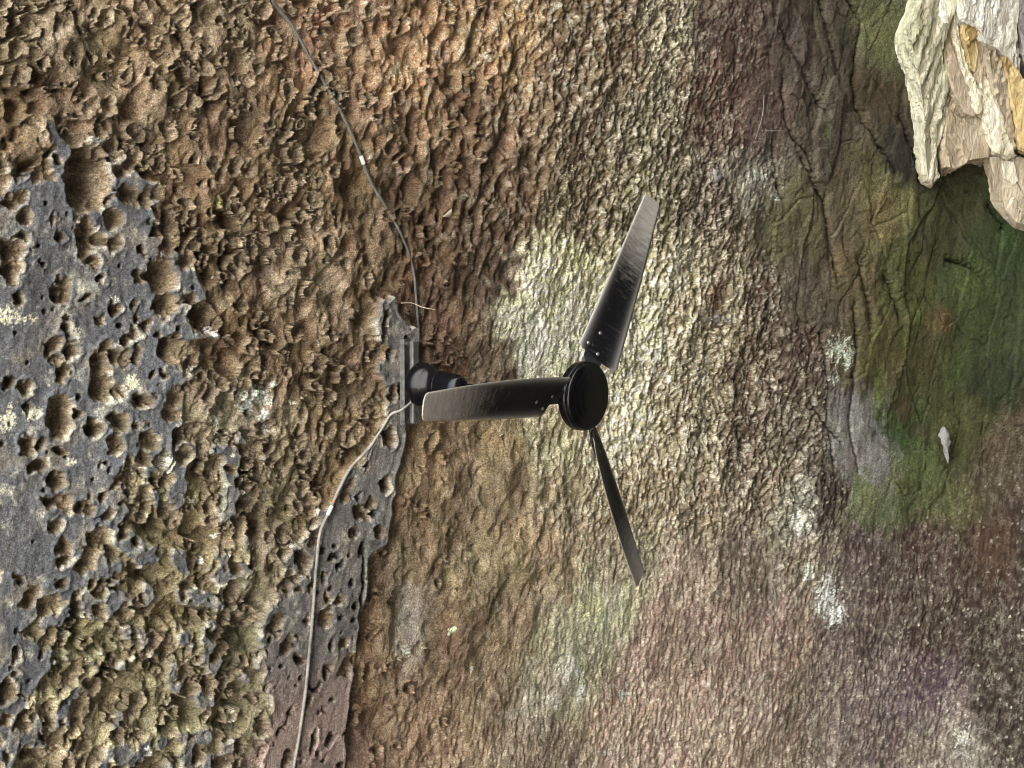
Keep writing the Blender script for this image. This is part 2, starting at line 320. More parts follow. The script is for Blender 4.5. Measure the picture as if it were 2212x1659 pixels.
HOLES = [
    (-1.328, 0.34, 0.0061, 0.0049), (-1.257, 0.523, 0.007, 0.0087), (-1.082, 0.526, 0.0166, 0.0102), (-1.05, 0.447, 0.0096, 0.0064),
    (-1.26, 0.38, 0.0053, 0.005), (-1.318, 0.351, 0.0035, 0.0037), (-1.18, 0.186, 0.007, 0.0075), (-1.033, 0.238, 0.0053, 0.0077),
    (-1.311, 0.12, 0.007, 0.0049), (-0.945, 0.267, 0.0053, 0.0065), (-0.807, 0.2, 0.007, 0.0066), (-0.842, 0.08, 0.0088, 0.0079),
    (-1.015, 0.072, 0.0114, 0.0077), (-1.034, -0.484, 0.0061, 0.0064), (-0.959, -0.513, 0.007, 0.0052), (-1.267, -0.048, 0.0053, 0.0062),
    (-1.306, 0.028, 0.0061, 0.0049), (-1.321, -0.122, 0.007, 0.0062), (-1.267, 0.267, 0.0053, 0.005), (-1.192, -0.391, 0.0061, 0.0063),
    (-1.027, -0.31, 0.0079, 0.0064), (-1.138, -0.295, 0.0088, 0.0076), (-0.957, -0.203, 0.0061, 0.0117), (-1.118, -0.132, 0.0088, 0.0089),
    (-1.232, -0.641, 0.0114, 0.0112), (-1.232, -0.829, 0.0123, 0.0162), (-1.232, -0.889, 0.0096, 0.0087), (-1.145, -0.934, 0.0079, 0.0076),
    (-0.877, -0.822, 0.0131, 0.0132), (-0.278, -0.332, 0.0105, 0.0129), (-0.243, -0.345, 0.014, 0.0086), (-0.224, -0.366, 0.0088, 0.0173),
    (-0.17, -0.394, 0.0105, 0.0116), (-0.291, -0.56, 0.0114, 0.0128), (-0.249, -0.546, 0.0105, 0.0072), (-0.233, -0.575, 0.0123, 0.0144),
    (-0.219, -0.601, 0.0114, 0.013), (-0.193, -0.575, 0.007, 0.0072), (-0.168, -0.503, 0.0114, 0.0174), (-0.14, -0.54, 0.0096, 0.0087),
    (-0.102, -0.445, 0.0158, 0.0117), (-0.079, -0.35, 0.0114, 0.0132), (-0.063, -0.376, 0.0131, 0.0089), (-0.14, -0.292, 0.0105, 0.0117),
    (-0.285, -0.638, 0.0096, 0.0143), (-0.175, -0.663, 0.0114, 0.0145), (-0.151, -0.737, 0.014, 0.0146), (-0.233, -0.777, 0.0096, 0.0072),
    (-0.256, -0.675, 0.0105, 0.0086), (-0.301, -0.688, 0.0088, 0.0057), (-0.203, -0.771, 0.0131, 0.0072), (-0.228, -0.858, 0.0105, 0.0202),
    (-0.149, -0.782, 0.0114, 0.0087), (-0.361, -0.85, 0.0079, 0.0085), (-0.403, -0.912, 0.0088, 0.007), (-0.327, -0.954, 0.0088, 0.0085),
    (-0.287, -0.986, 0.0105, 0.0086), (-0.264, -0.996, 0.0158, 0.0101), (-0.249, -0.982, 0.0088, 0.013), (-0.285, -1.02, 0.014, 0.0086),
    (-0.299, -1.073, 0.0088, 0.0072), (-0.238, -1.071, 0.0079, 0.0072), (-0.341, -0.975, 0.007, 0.0057), (-0.422, -0.804, 0.0088, 0.0056),
    (-0.41, -0.755, 0.0079, 0.0098), (-0.457, -0.827, 0.0096, 0.0125), (-0.072, 0.056, 0.0149, 0.0236), (-0.096, 0.136, 0.0158, 0.0118),
    (-0.018, 0.015, 0.0096, 0.0149), (-0.009, -0.074, 0.0105, 0.0119), (-0.004, 0.113, 0.0123, 0.0149), (-1.003, -0.438, 0.007, 0.0064),
    (-1.073, -0.71, 0.0079, 0.0064)]
LICHEN = [
    (-0.639, -0.276, 0.0123, 0.0095, 0.515, 0.61, 0.527), (-0.709, -0.42, 0.0088, 0.0081, 0.485, 0.578, 0.485), (-0.495, -0.058, 0.0166, 0.0111, 0.456, 0.546, 0.456), (-0.625, -0.106, 0.0114, 0.0123, 0.485, 0.61, 0.546),
    (-0.424, -0.11, 0.014, 0.0084, 0.515, 0.578, 0.485), (-0.747, -0.314, 0.0088, 0.0094, 0.546, 0.61, 0.515), (-0.534, -0.501, 0.0114, 0.0083, 0.485, 0.578, 0.503), (-0.34, 0.08, 0.014, 0.0142, 0.429, 0.402, 0.305),
    (-0.513, -0.197, 0.0158, 0.0166, 0.456, 0.546, 0.468), (-0.551, -0.102, 0.063, 0.0468, 0.402, 0.515, 0.429), (-0.583, -0.131, 0.0368, 0.0192, 0.429, 0.578, 0.515), (-0.532, -0.15, 0.0245, 0.0249, 0.456, 0.578, 0.515),
    (-0.69, -0.184, 0.0271, 0.0216, 0.68, 0.73, 0.61), (-0.704, -0.218, 0.0123, 0.0081, 0.578, 0.61, 0.515), (-0.705, -0.586, 0.0131, 0.0135, 0.485, 0.61, 0.515), (-0.655, -0.515, 0.0175, 0.0122, 0.515, 0.61, 0.546),
    (-0.56, -0.404, 0.0219, 0.0137, 0.546, 0.61, 0.515), (0.102, -0.903, 0.0263, 0.0181, 0.429, 0.546, 0.376), (0.275, -0.837, 0.0219, 0.0154, 0.376, 0.485, 0.305), (0.263, -0.848, 0.0131, 0.0092, 0.376, 0.485, 0.305),
    (0.38, -0.977, 0.0123, 0.0094, 0.515, 0.578, 0.485), (2.198, -0.768, 0.0831, 0.1048, 0.515, 0.61, 0.578), (2.258, -0.845, 0.0648, 0.0727, 0.578, 0.658, 0.631), (2.09, -0.672, 0.0473, 0.0566, 0.456, 0.515, 0.429),
    (2.174, 0.252, 0.07, 0.0762, 0.376, 0.456, 0.352), (2.239, 0.229, 0.0534, 0.0689, 0.456, 0.546, 0.429), (2.158, 0.127, 0.0438, 0.038, 0.305, 0.352, 0.283), (1.63, 0.89, 0.07, 0.0398, 0.352, 0.376, 0.328),
    (1.747, 0.834, 0.0516, 0.0366, 0.262, 0.283, 0.242), (-0.732, 0.238, 0.0044, 0.004, 0.791, 0.791, 0.716), (-0.193, 0.675, 0.0096, 0.0058, 0.791, 0.791, 0.753), (-0.982, 0.516, 0.0193, 0.0207, 0.305, 0.305, 0.102),
    (-0.735, 0.459, 0.0184, 0.0188, 0.262, 0.242, 0.07), (-1.328, 0.075, 0.042, 0.0369, 0.429, 0.413, 0.305), (-1.271, 0.068, 0.028, 0.0174, 0.376, 0.361, 0.262), (-1.311, -0.208, 0.0368, 0.0444, 0.485, 0.468, 0.352),
    (-1.243, -0.186, 0.0455, 0.0249, 0.352, 0.352, 0.262), (-0.964, -0.08, 0.0263, 0.0311, 0.402, 0.413, 0.283), (-0.933, -0.319, 0.0219, 0.0182, 0.456, 0.456, 0.352), (-0.844, -0.303, 0.0228, 0.029, 0.515, 0.515, 0.402),
    (-1.124, -0.313, 0.0201, 0.0127, 0.402, 0.392, 0.305), (-0.394, -0.544, 0.028, 0.0183, 0.456, 0.445, 0.376), (-0.548, -1.053, 0.0175, 0.0332, 0.578, 0.565, 0.456), (-0.728, -1.008, 0.0236, 0.0189, 0.546, 0.546, 0.456),
    (-0.81, -1.15, 0.021, 0.0294, 0.61, 0.597, 0.503), (-1.078, -0.794, 0.0245, 0.0281, 0.429, 0.445, 0.328), (-0.726, 0.077, 0.0271, 0.0188, 0.61, 0.61, 0.565), (-0.786, -0.035, 0.021, 0.0159, 0.485, 0.485, 0.402),
    (-1.138, 0.029, 0.0184, 0.038, 0.578, 0.565, 0.456), (-1.041, 0.14, 0.021, 0.0231, 0.546, 0.546, 0.456), (-1.019, -0.738, 0.0341, 0.0181, 0.352, 0.352, 0.262), (1.568, 0.321, 0.0359, 0.0216, 0.262, 0.262, 0.262),
    (0.613, 0.219, 0.0604, 0.0811, 0.485, 0.515, 0.402), (0.91, 0.143, 0.0919, 0.0842, 0.485, 0.503, 0.376), (0.919, -0.775, 0.084, 0.1002, 0.456, 0.456, 0.223), (0.835, -1.005, 0.0709, 0.0827, 0.515, 0.546, 0.429),
    (0.921, -1.079, 0.0403, 0.0669, 0.61, 0.644, 0.578), (0.784, -1.118, 0.056, 0.0395, 0.485, 0.485, 0.402), (1.15, -1.115, 0.0289, 0.0413, 0.456, 0.485, 0.429), (2.02, -0.465, 0.0823, 0.075, 0.456, 0.468, 0.392),
    (3.012, -1.386, 0.0551, 0.0604, 0.305, 0.305, 0.27), (2.016, -1.277, 0.0236, 0.0188, 0.402, 0.429, 0.413), (-0.877, -0.469, 0.0228, 0.021, 0.376, 0.376, 0.262)]
MOSS = [
    (2.421, 0.106, 0.028, 0.0895, 0.114, 0.205, 0.017), (2.375, 0.259, 0.0438, 0.1162, 0.08, 0.114, 0.013), (2.405, 0.495, 0.0394, 0.0465, 0.102, 0.171, 0.017), (2.496, 0.661, 0.0823, 0.0508, 0.091, 0.127, 0.017),
    (1.987, 1.12, 0.0245, 0.0262, 0.091, 0.156, 0.021), (2.172, 1.064, 0.0359, 0.0495, 0.076, 0.102, 0.017), (2.293, 1.547, 0.0543, 0.0655, 0.127, 0.162, 0.038), (2.275, 1.079, 0.0464, 0.0768, 0.098, 0.114, 0.026),
    (2.646, 0.855, 0.07, 0.0592, 0.045, 0.08, 0.008), (3.007, 0.815, 0.0656, 0.0603, 0.03, 0.091, 0.005), (2.869, 0.62, 0.091, 0.1, 0.065, 0.114, 0.012), (2.529, 0.33, 0.049, 0.0588, 0.07, 0.122, 0.013),
    (2.622, 0.437, 0.077, 0.0789, 0.076, 0.114, 0.014), (2.83, 0.216, 0.07, 0.1202, 0.045, 0.084, 0.008), (2.94, 0.427, 0.0884, 0.0804, 0.038, 0.07, 0.007), (2.393, -0.361, 0.0674, 0.0658, 0.127, 0.15, 0.061),
    (2.858, -0.365, 0.1461, 0.1003, 0.107, 0.133, 0.042), (2.687, -0.193, 0.0971, 0.0793, 0.076, 0.127, 0.021), (1.871, -0.024, 0.0184, 0.0297, 0.07, 0.114, 0.021), (1.887, -0.228, 0.0324, 0.0186, 0.061, 0.102, 0.021),
    (2.555, -0.277, 0.0805, 0.0588, 0.114, 0.141, 0.045)]
RUST = [
    (1.477, 0.403, 0.0508, 0.0714, 0.156, 0.07, 0.032), (2.725, 0.427, 0.0744, 0.0596, 0.127, 0.065, 0.014), (1.171, 1.2, 0.0236, 0.0687, 0.141, 0.07, 0.021), (2.571, 0.037, 0.0639, 0.0591, 0.08, 0.045, 0.013),
    (3.07, -0.534, 0.1068, 0.1212, 0.065, 0.027, 0.01), (0.019, 0.333, 0.0569, 0.0901, 0.156, 0.076, 0.032), (2.356, 0.819, 0.0998, 0.1158, 0.156, 0.114, 0.03), (0.553, 0.117, 0.014, 0.0643, 0.305, 0.352, 0.262),
    (2.681, -0.055, 0.0683, 0.0397, 0.061, 0.045, 0.013)]
CRACKS = [
    [(1.679, 1.479), (1.743, 1.419), (1.859, 1.312), (1.985, 1.204)],
    [(1.932, 1.647), (1.962, 1.539), (2.029, 1.419), (2.06, 1.331)],
    [(2.1, 1.683), (2.184, 1.614), (2.167, 1.505), (2.149, 1.348), (2.214, 1.205)],
    [(1.719, 1.286), (1.761, 1.129), (1.819, 1.065), (1.906, 1.023), (1.948, 0.955)],
    [(1.703, 1.047), (1.736, 0.906), (1.789, 0.821)],
    [(1.869, 0.999), (1.948, 0.918), (2.041, 0.837)],
    [(2.036, 0.874), (2.071, 0.727), (2.144, 0.545)],
    [(2.214, 1.205), (2.352, 1.09), (2.408, 1.02)],
    [(2.249, 0.633), (2.3, 0.485), (2.354, 0.374)],
    [(2.408, 0.573), (2.517, 0.408)],
    [(2.24, 0.459), (2.288, 0.252), (2.272, -0.019), (2.288, -0.134), (2.344, -0.247)],
    [(2.072, 0.311), (2.114, 0.162), (2.13, 0.011), (2.193, -0.214), (2.219, -0.366)],
    [(1.521, 0.299), (1.568, 0.194)],
    [(-0.13, -0.547), (-0.123, -0.768), (-0.116, -0.962), (-0.119, -1.171)],
    [(2.424, 1.258), (2.513, 1.094), (2.547, 1.0)],
    [(-0.968, 0.991), (-0.905, 0.926), (-0.837, 0.821), (-0.781, 0.726)],
    [(2.744, 0.688), (2.839, 0.678), (2.935, 0.627)],
    [(2.055, 0.007), (2.228, -0.136)],
    [(2.933, 0.949), (3.005, 0.855)]]
SLABS = [
    ([(2.449, 1.819), (2.377, 1.612), (2.419, 1.484), (2.499, 1.303), (2.566, 1.117), (2.608, 1.04), (2.667, 1.068), (2.741, 1.111), (2.846, 1.131), (2.902, 0.991), (3.004, 0.891), (3.156, 0.865), (3.065, 1.921)], 0.05, 'tan'),
    ([(2.349, 1.79), (2.31, 1.667), (2.282, 1.586), (2.295, 1.521), (2.351, 1.426), (2.393, 1.336), (2.428, 1.226), (2.449, 1.133), (2.491, 0.993), (2.538, 0.974), (2.564, 1.013), (2.536, 1.106), (2.571, 1.229), (2.568, 1.326), (2.536, 1.437), (2.494, 1.526), (2.491, 1.622), (2.524, 1.822)], 0.107, 'green cream'),
    ([(2.489, 1.658), (2.48, 1.56), (2.531, 1.454), (2.568, 1.363), (2.638, 1.276), (2.692, 1.274), (2.671, 1.349), (2.611, 1.428), (2.564, 1.517), (2.527, 1.607), (2.529, 1.684)], 0.12, 'brown'),
    ([(2.576, 1.309), (2.578, 1.231), (2.561, 1.111), (2.575, 1.054), (2.632, 1.052), (2.697, 1.1), (2.804, 1.124), (2.807, 1.203), (2.732, 1.292), (2.657, 1.272)], 0.1, 'brown'),
    ([(2.52, 1.699), (2.524, 1.623), (2.566, 1.534), (2.615, 1.426), (2.676, 1.299), (2.732, 1.287), (2.718, 1.353), (2.659, 1.433), (2.625, 1.505), (2.578, 1.594), (2.552, 1.705)], 0.133, 'cream'),
    ([(2.561, 1.637), (2.587, 1.574), (2.634, 1.485), (2.674, 1.472), (2.683, 1.531), (2.646, 1.622), (2.615, 1.656)], 0.143, 'ochre'),
    ([(2.659, 1.618), (2.69, 1.516), (2.69, 1.438), (2.725, 1.385), (2.736, 1.464), (2.734, 1.561), (2.704, 1.615)], 0.126, 'brown'),
    ([(2.694, 1.463), (2.697, 1.377), (2.73, 1.284), (2.769, 1.191), (2.813, 1.138), (2.883, 1.126), (2.932, 1.141), (2.881, 1.224), (2.818, 1.315), (2.769, 1.406), (2.732, 1.469)], 0.153, 'cream'),
    ([(2.692, 1.548), (2.729, 1.457), (2.774, 1.366), (2.841, 1.257), (2.921, 1.148), (2.944, 1.17), (2.89, 1.302), (2.846, 1.414), (2.799, 1.525), (2.746, 1.575)], 0.166, 'tan'),
    ([(2.786, 1.541), (2.842, 1.412), (2.893, 1.291), (2.937, 1.168), (3.068, 1.141), (3.047, 1.416), (2.919, 1.461), (2.846, 1.53)], 0.176, 'ochre'),
    ([(2.471, 1.796), (2.512, 1.649), (2.601, 1.626), (2.659, 1.577), (2.757, 1.553), (2.848, 1.518), (2.895, 1.456), (2.874, 1.629), (2.827, 1.857)], 0.189, 'white'),
    ([(2.828, 1.855), (2.862, 1.664), (2.904, 1.553), (2.956, 1.461), (3.054, 1.452), (3.007, 1.876)], 0.199, 'grey'),
    ([(2.814, 1.123), (2.844, 1.048), (2.86, 0.97), (2.912, 0.916), (2.979, 0.863), (3.128, 0.837), (3.102, 1.133), (2.965, 1.144)], 0.113, 'tan'),
    ([(2.87, 1.118), (2.898, 1.042), (2.944, 1.017), (2.965, 1.039), (2.935, 1.115)], 0.13, 'cream'),
    ([(2.442, 1.802), (2.435, 1.685), (2.466, 1.633), (2.506, 1.649), (2.519, 1.816)], 0.13, 'white')]
CABLE_DARK = [(-0.651, 1.152), (-0.599, 1.081), (-0.513, 1.016), (-0.408, 0.896), (-0.315, 0.784), (-0.235, 0.68), (-0.177, 0.597), (-0.095, 0.514), (-0.019, 0.419), (0.025, 0.341), (0.051, 0.246), (0.067, 0.172), (0.077, 0.112)]
CABLE_PALE = [(0.058, -0.055), (0.007, -0.085), (-0.06, -0.128), (-0.102, -0.189), (-0.142, -0.244), (-0.205, -0.301), (-0.254, -0.377), (-0.292, -0.453), (-0.312, -0.503), (-0.317, -0.588), (-0.317, -0.716), (-0.312, -0.86), (-0.305, -1.007), (-0.308, -1.138), (-0.317, -1.236), (-0.322, -1.339)]
GROUND_COL = (.46, .44, .40)
SATUR, ALBEDO = .68, 1.52
RES_ROWS, RES_COLS = 1200, 900

# ------------------------------------------------------------------ rock relief and rock colour over (s, x), both in metres along the rock
def poly_sd(s, x, P):
    """signed distance to a closed outline, positive inside"""
    P = np.array(P, f32); d = np.full(s.shape, 1e9, f32); inside = np.zeros(s.shape, bool)
    for a, b in zip(P, np.roll(P, -1, 0)):
        e0, e1 = b - a
        ws, wx = s - a[0], x - a[1]
        t = np.clip((ws * e0 + wx * e1) / (e0 * e0 + e1 * e1 + 1e-12), 0, 1)
        d = np.minimum(d, (ws - t * e0) ** 2 + (wx - t * e1) ** 2)
        c = ((a[1] <= x) != (b[1] <= x))
        inside ^= c & (s < (b[0] - a[0]) * (x - a[1]) / (b[1] - a[1] + 1e-12) + a[0])
    return np.where(inside, 1, -1) * np.sqrt(d)
def line_d(s, x, P):
    d = np.full(s.shape, 1e9, f32)
    P = np.array(P, f32)
    for a, b in zip(P[:-1], P[1:]):
        e0, e1 = b - a; ws, wx = s - a[0], x - a[1]
        t = np.clip((ws * e0 + wx * e1) / (e0 * e0 + e1 * e1 + 1e-12), 0, 1)
        d = np.minimum(d, np.hypot(ws - t * e0, wx - t * e1))
    return d
def mix(a, b, m): return a + (b - a) * m[..., None]

def rock(s, x):
    s = np.asarray(s, f32); x = np.asarray(x, f32)
    shp = s.shape; s = s.ravel(); x = x.ravel()
    n = s.size
    # --- soft-edged zones: Shepard blend of surveyed points, looked up through a warp so borders wander
    w1 = fbm(s / .35, x / .45, 11, 4); w2 = fbm(s / .35 + 9, x / .45 + 4, 12, 4)
    w3 = fbm(s / .05, x / .06, 13, 4, .6); w4 = fbm(s / .05 + 9, x / .06 + 4, 14, 4, .6)
    sq = s + .12 * w1 + .10 * w3; xq = x + .12 * w2 + .10 * w4
    fields = np.zeros((n, 8), f32)
    C = CTRL.astype(f32)
    for i in range(0, n, 40000):
        d2 = (sq[i:i + 40000, None] - C[None, :, 0]) ** 2 + (xq[i:i + 40000, None] - C[None, :, 1]) ** 2 + f32(.0016)
        w = d2 ** f32(-2.4)
        fields[i:i + 40000] = (w @ C[:, 2:]) / w.sum(1, keepdims=True)
    col = fields[:, :3].copy()
    wA, wB, wC, wD, wW = fields[:, 3:].T
    # --- grey case-hardened crust and the hollows that broke through it
    e1 = fbm(s / .06, x / .06, 21, 4); e2 = fbm(s / .018, x / .018, 22, 3)
    e3 = fbm(s / .15, x / .15, 23, 3)
    warp = .020 * e1 + .007 * e2 + .018 * e3
    gd = np.full(n, -9, f32)
    for P in GREY: gd = np.maximum(gd, poly_sd(s + .026 * e1 + .006 * e2, x + .026 * fbm(s / .06 + 7, x / .06, 26, 4), P))
    gd = gd + warp
    shreds = (fbm(s / .085, x / .11, 27, 4) - .16) * .10 * sstep(-.42, -.62, s) * sstep(.0, -.25, x) - .02 * sstep(-.62, -.42, s) - .02 * sstep(-.30, -.10, x)
    gd = np.maximum(gd, shreds)
    near = np.where((s > -1.75) & (s < .3) & (np.abs(x) < 1.6))[0]
    sn, xn = s[near], x[near]
    hol = np.full(n, 9, f32); hdep = np.zeros(n, f32)
    hn = np.full(near.size, 9, f32); hr = np.zeros(near.size, f32)
    wn1, wn2 = .9 * e1[near], .5 * e2[near]
    bs = sn + .020 * fbm(sn / .035, xn / .035, 24, 3); bx = xn + .020 * fbm(sn / .035 + 6, xn / .035, 25, 3)
    for (a, b, ra, rb) in BLOBS:
        d = np.sqrt(((bs - a) / ra) ** 2 + ((bx - b) / rb) ** 2) * .95 + .12 * wn1 + .10 * wn2
        hr = np.where(d < hn, min(ra, rb), hr); hn = np.minimum(hn, d)
    k1, kin = pocks(bs / .070 + 3, bx / .075, 28, .14, .46, .36)
    kd = np.sqrt(np.clip(1 - kin, 0, 1)) + np.where(kin > 0, 0, 9)
    hr = np.where(kd < hn, .016, hr); hn = np.minimum(hn, kd)
    _, kin = pocks(bs / .058 + 7, bx / .064, 29, .20, .56, .7)     # the crust frays into hollows towards its border
    kd = np.sqrt(np.clip(1 - kin, 0, 1)) + np.where((kin > 0) & (gd[near] < .07 + .06 * e3[near]) & (sn < -.3) & ((gd[near] > -.05 + .06 * e3[near]) | (xn < -.06 + .1 * e3[near])), 0, 9)
    hr = np.where(kd < hn, .014, hr); hn = np.minimum(hn, kd)
    hol[near] = hn; hdep[near] = hr
    bl_in = np.clip(1 - hol ** 2, 0, 1) ** .85
    blob_edge = (hol - 1) * np.maximum(hdep, .008)            # metres outside the hollow's rim
    gd = np.where(hol < 4, np.minimum(gd, blob_edge), gd)
    crust = sstep(-.004, .003, gd)
    ero = 1 - crust
    deep = sstep(0, .055, -gd)
    # --- scooped relief in three sizes
    ws1 = s + .026 * fbm(s / .10, x / .10, 31, 2); wx1 = x + .034 * fbm(s / .10 + 5, x / .10, 32, 2)
    A1, A2, Ar = worley(ws1 / .105, wx1 / .120, 41)
    B1, B2, Br = worley(ws1 / .062 - .35 * wx1 / .1, wx1 / .088, 42)
    ws2 = s + .009 * fbm(s / .045, x / .045, 33, 2); wx2 = x + .012 * fbm(s / .045 + 5, x / .045, 34, 2)
    ws3 = s + .007 * fbm(s / .022, x / .022, 35, 2); wx3 = x + .012 * fbm(s / .022 + 5, x / .03, 36, 2)
    b1, b2, br = worley(ws2 / .040, wx2 / .050, 43)
    C1, C2, Cr = worley(ws2 / .034 - .25 * wx2 / .05, wx2 / .042, 44)
    D1, D2, Dr = worley(ws3 / .013, wx3 / .036, 45)
    c1, c2, crn = worley(ws2 / .016, wx2 / .018, 46)
    scoop = lambda F1, r: -(1 - np.clip(F1 * 1.35, 0, 1) ** 2) * (.35 + .9 * r)
    lowA = fbm(s / .11, x / .16, 51, 3)
    sA = soft_cells(ws1 / .085, wx1 / .105, 47, .95, 8.0); sA2 = soft_cells(ws1 / .15 + 4, wx1 / .19, 48, .95, 7.0)
    sB = soft_cells(ws2 / .042 + 2, wx2 / .052, 49, .95, 9.0)
    patch = sstep(-.25, .3, fbm(s / .16, x / .2, 56, 2))
    a1, a1i = pocks(ws1 / .105, wx1 / .125, 201, .30, .62, .66, 0); a2, a2i = pocks(ws2 / .060, wx2 / .072, 202, .28, .60, .70, 0); a3, a3i = pocks(ws2 / .032, wx2 / .038, 203, .24, .56, .5, 0)
    mx3 = lambda p, q, r: np.maximum(np.maximum(p, q), r) + .35 * (p + q + r - np.maximum(np.maximum(p, q), r))
    hA = .025 * (sA - .35) + .09 * (sA2 - .35) - (.068 * a1 * (.3 + .9 * patch) + .048 * a2 * (1.25 - .6 * patch) + .014 * a3)
    pin, pini = pocks(ws2 / .048 + 9, wx2 / .055, 211, .10, .26, .42, .45)
    hA = hA - .055 * pin
    b_1, b_1i = pocks(ws1 / .060 - .12 * wx1 / .1, wx1 / .088, 204, .34, .66, .85, 0); b_2, b_2i = pocks(ws2 / .036 - .08 * wx2 / .06, wx2 / .058, 205, .30, .60, .75, 0); b_3, b_3i = pocks(ws2 / .020, wx2 / .026, 206, .26, .58, .6, 0)
    hB = .05 * (sA2 - .35) + .02 * (sB - .35) - (.050 * b_1 + .034 * b_2 + .012 * b_3)
    c_1, c_1i = pocks(ws3 / .0155 - .2 * wx3 / .04, wx3 / .032, 207, .24, .58, .88); c_2, c_2i = pocks(ws3 / .009, wx3 / .017, 208, .22, .54, .8); c_3, c_3i = pocks(ws2 / .050, wx2 / .070, 210, .2, .5, .45)
    hC = .02 * (sB - .35) + .03 * (sA2 - .35) - (.034 * c_1 + .017 * c_2 + .014 * c_3)
    d_1, d_1i = pocks(ws3 / .0105, wx3 / .026, 209, .24, .54, .8)
    hD = .004 * scoop(D1, Dr) - .010 * d_1 + .005 * fbm(s / .010, x / .03, 53, 3) + .006 * fbm(s / .04, x / .16, 54, 3)
    # plates of the back wall: long low steps with broken edges
    wp = s + .016 * fbm(s / .12, x / .2, 61, 5, .65); xp = x + .05 * fbm(s / .2 + 3, x / .2, 62, 4)
    P1, P2, Pr = worley(wp / .15, xp / .42, 63)
    Q1, Q2, Qr = worley(wp / .065 + 7, xp / .16, 64)
    hW = .020 * (Pr - .5) + .007 * (Qr - .5) + .0040 * fbm(s / .014, x / .018, 65, 4, .6) + .004 * fbm(s / .09, x / .3, 66, 3)
    gap = np.clip((P2 - P1) / .02, 0, 1)
    relief = wA * hA + wB * hB + wC * hC + wD * hD + wW * hW
    fine = .0016 * fbm(s / .009, x / .010, 71, 3) + .0035 * fbm(s / .028, x / .033, 72, 3) + .012 * fbm(s / .13, x / .17, 73, 3)
    # crust surface: gentle wrinkles and pits
    hG = .0022 * fbm(s / .016, x / .03, 81, 4) + .006 * fbm(s / .09, x / .13, 82, 3)
    pit = np.zeros(n, f32)
    pn = np.full(near.size, 9, f32); pr = np.zeros(near.size, f32)
    for (a, b, ra, rb) in HOLES:
        d = np.sqrt(((sn - a) / ra) ** 2 + ((xn - b) / rb) ** 2) + .35 * wn1 + .3 * wn2
        pr = np.where(d < pn, min(ra, rb), pr); pn = np.minimum(pn, d)
    pit[near] = np.sqrt(np.clip(1.05 - pn ** 2, 0, 1)) * np.clip(pr * 5.0, .018, .06)
    q1, q2, qr = worley(ws2 / .045 + 3, wx2 / .05, 83)
    few = (qr > .72) & (fbm(s / .2, x / .2, 84, 2) > -.05)
    rr = .06 + .14 * ((qr * 37) % 1)
    tiny = np.where(few, np.sqrt(np.clip(1 - (q1 / rr) ** 2, 0, 1)) * .014, 0)
    open_rock = fbm(s / .25, x / .25, 85, 2)
    pit = np.maximum(pit, tiny)
    h = crust * (hG - pit)
    rim_drop = .012 + .020 * sstep(0, .03, -gd)
    blob_h = -np.minimum(bl_in * (hdep * 1.35 + .008), .085) + .012 * scoop(b1, br) + .006 * scoop(c1, crn) * bl_in
    base_h = -rim_drop + relief
    in_blob = sstep(.02, -.02, hol - 1.0)
    h = h + ero * (in_blob * blob_h + (1 - in_blob) * base_h) + fine * (.35 + .65 * ero)
    # rims puff up a little where the crust breaks
    h = h + .0035 * np.exp(-((gd - .006) / .006) ** 2)
    # cracks
    ck = np.full(n, 9, f32)
    sk = s + .014 * e1 + .006 * e2; xk = x + .012 * e2
    m = np.where(s > -2)[0]
    cm = np.full(m.size, 9, f32)
    for L in CRACKS: cm = np.minimum(cm, line_d(sk[m], xk[m], L))
    ck[m] = cm
    h = h - .060 * np.exp(-(ck / .0042) ** 2) * sstep(-.6, -.1, e3) - .012 * sstep(.04, 0, ck) * wW
    h = h - .010 * wW * (1 - gap)
    h = h + big(s, x)
    # ---------------- colour
    mot = fbm(s / .16, x / .20, 101, 4); mot2 = fbm(s / .035, x / .045, 102, 4); spk = fbm(s / .008, x / .009, 103, 2)
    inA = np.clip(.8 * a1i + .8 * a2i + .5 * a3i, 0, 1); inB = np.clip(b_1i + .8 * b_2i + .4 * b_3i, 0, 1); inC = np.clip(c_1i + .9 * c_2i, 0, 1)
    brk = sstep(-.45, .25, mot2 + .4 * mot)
    ridge = wA * .30 * sstep(.25, 0, inA) + wB * .55 * sstep(.22, 0, inB) + wC * 1.25 * sstep(.22, 0.02, inC) + wD * .55 * sstep(.25, 0, d_1i)  # ridges paler than hollows: pale mineral, with light and shade put into colour
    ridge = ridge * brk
    cell = wB * (Br - .5) + wC * (Cr - .5) + wD * (Dr - .5) * .8
    col = col * ((1 + .30 * mot + .34 * mot2 + .30 * cell) * (1 - .20 * wC))[:, None].clip(.3, 2)  # honeycomb zone also darkened: shade in its cells put into the colour
    # tints: ochre, olive and grey-violet mineral bloom
    t1 = fbm(s / .22 + 4, x / .26, 111, 4)[:, None]; t2 = fbm(s / .12 + 8, x / .15, 112, 4)[:, None]
    col = col * (1 + t1 * np.array([.09, .02, -.20], f32)) * (1 + t2 * np.array([-.14, .06, -.16], f32)) * np.array([.96, 1.02, 1.0], f32)
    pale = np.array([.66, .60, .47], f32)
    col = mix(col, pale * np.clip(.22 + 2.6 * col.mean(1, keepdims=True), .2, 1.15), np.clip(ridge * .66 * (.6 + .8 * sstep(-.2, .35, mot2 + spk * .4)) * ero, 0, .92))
    # broken crust colour
    g0 = np.array([.068, .076, .096], f32); g1 = np.array([.36, .355, .31], f32); g2 = np.array([.20, .165, .125], f32)
    gm = fbm(s / .045, x / .06, 121, 6, .62); gm2 = fbm(s / .20, x / .25, 122, 4)
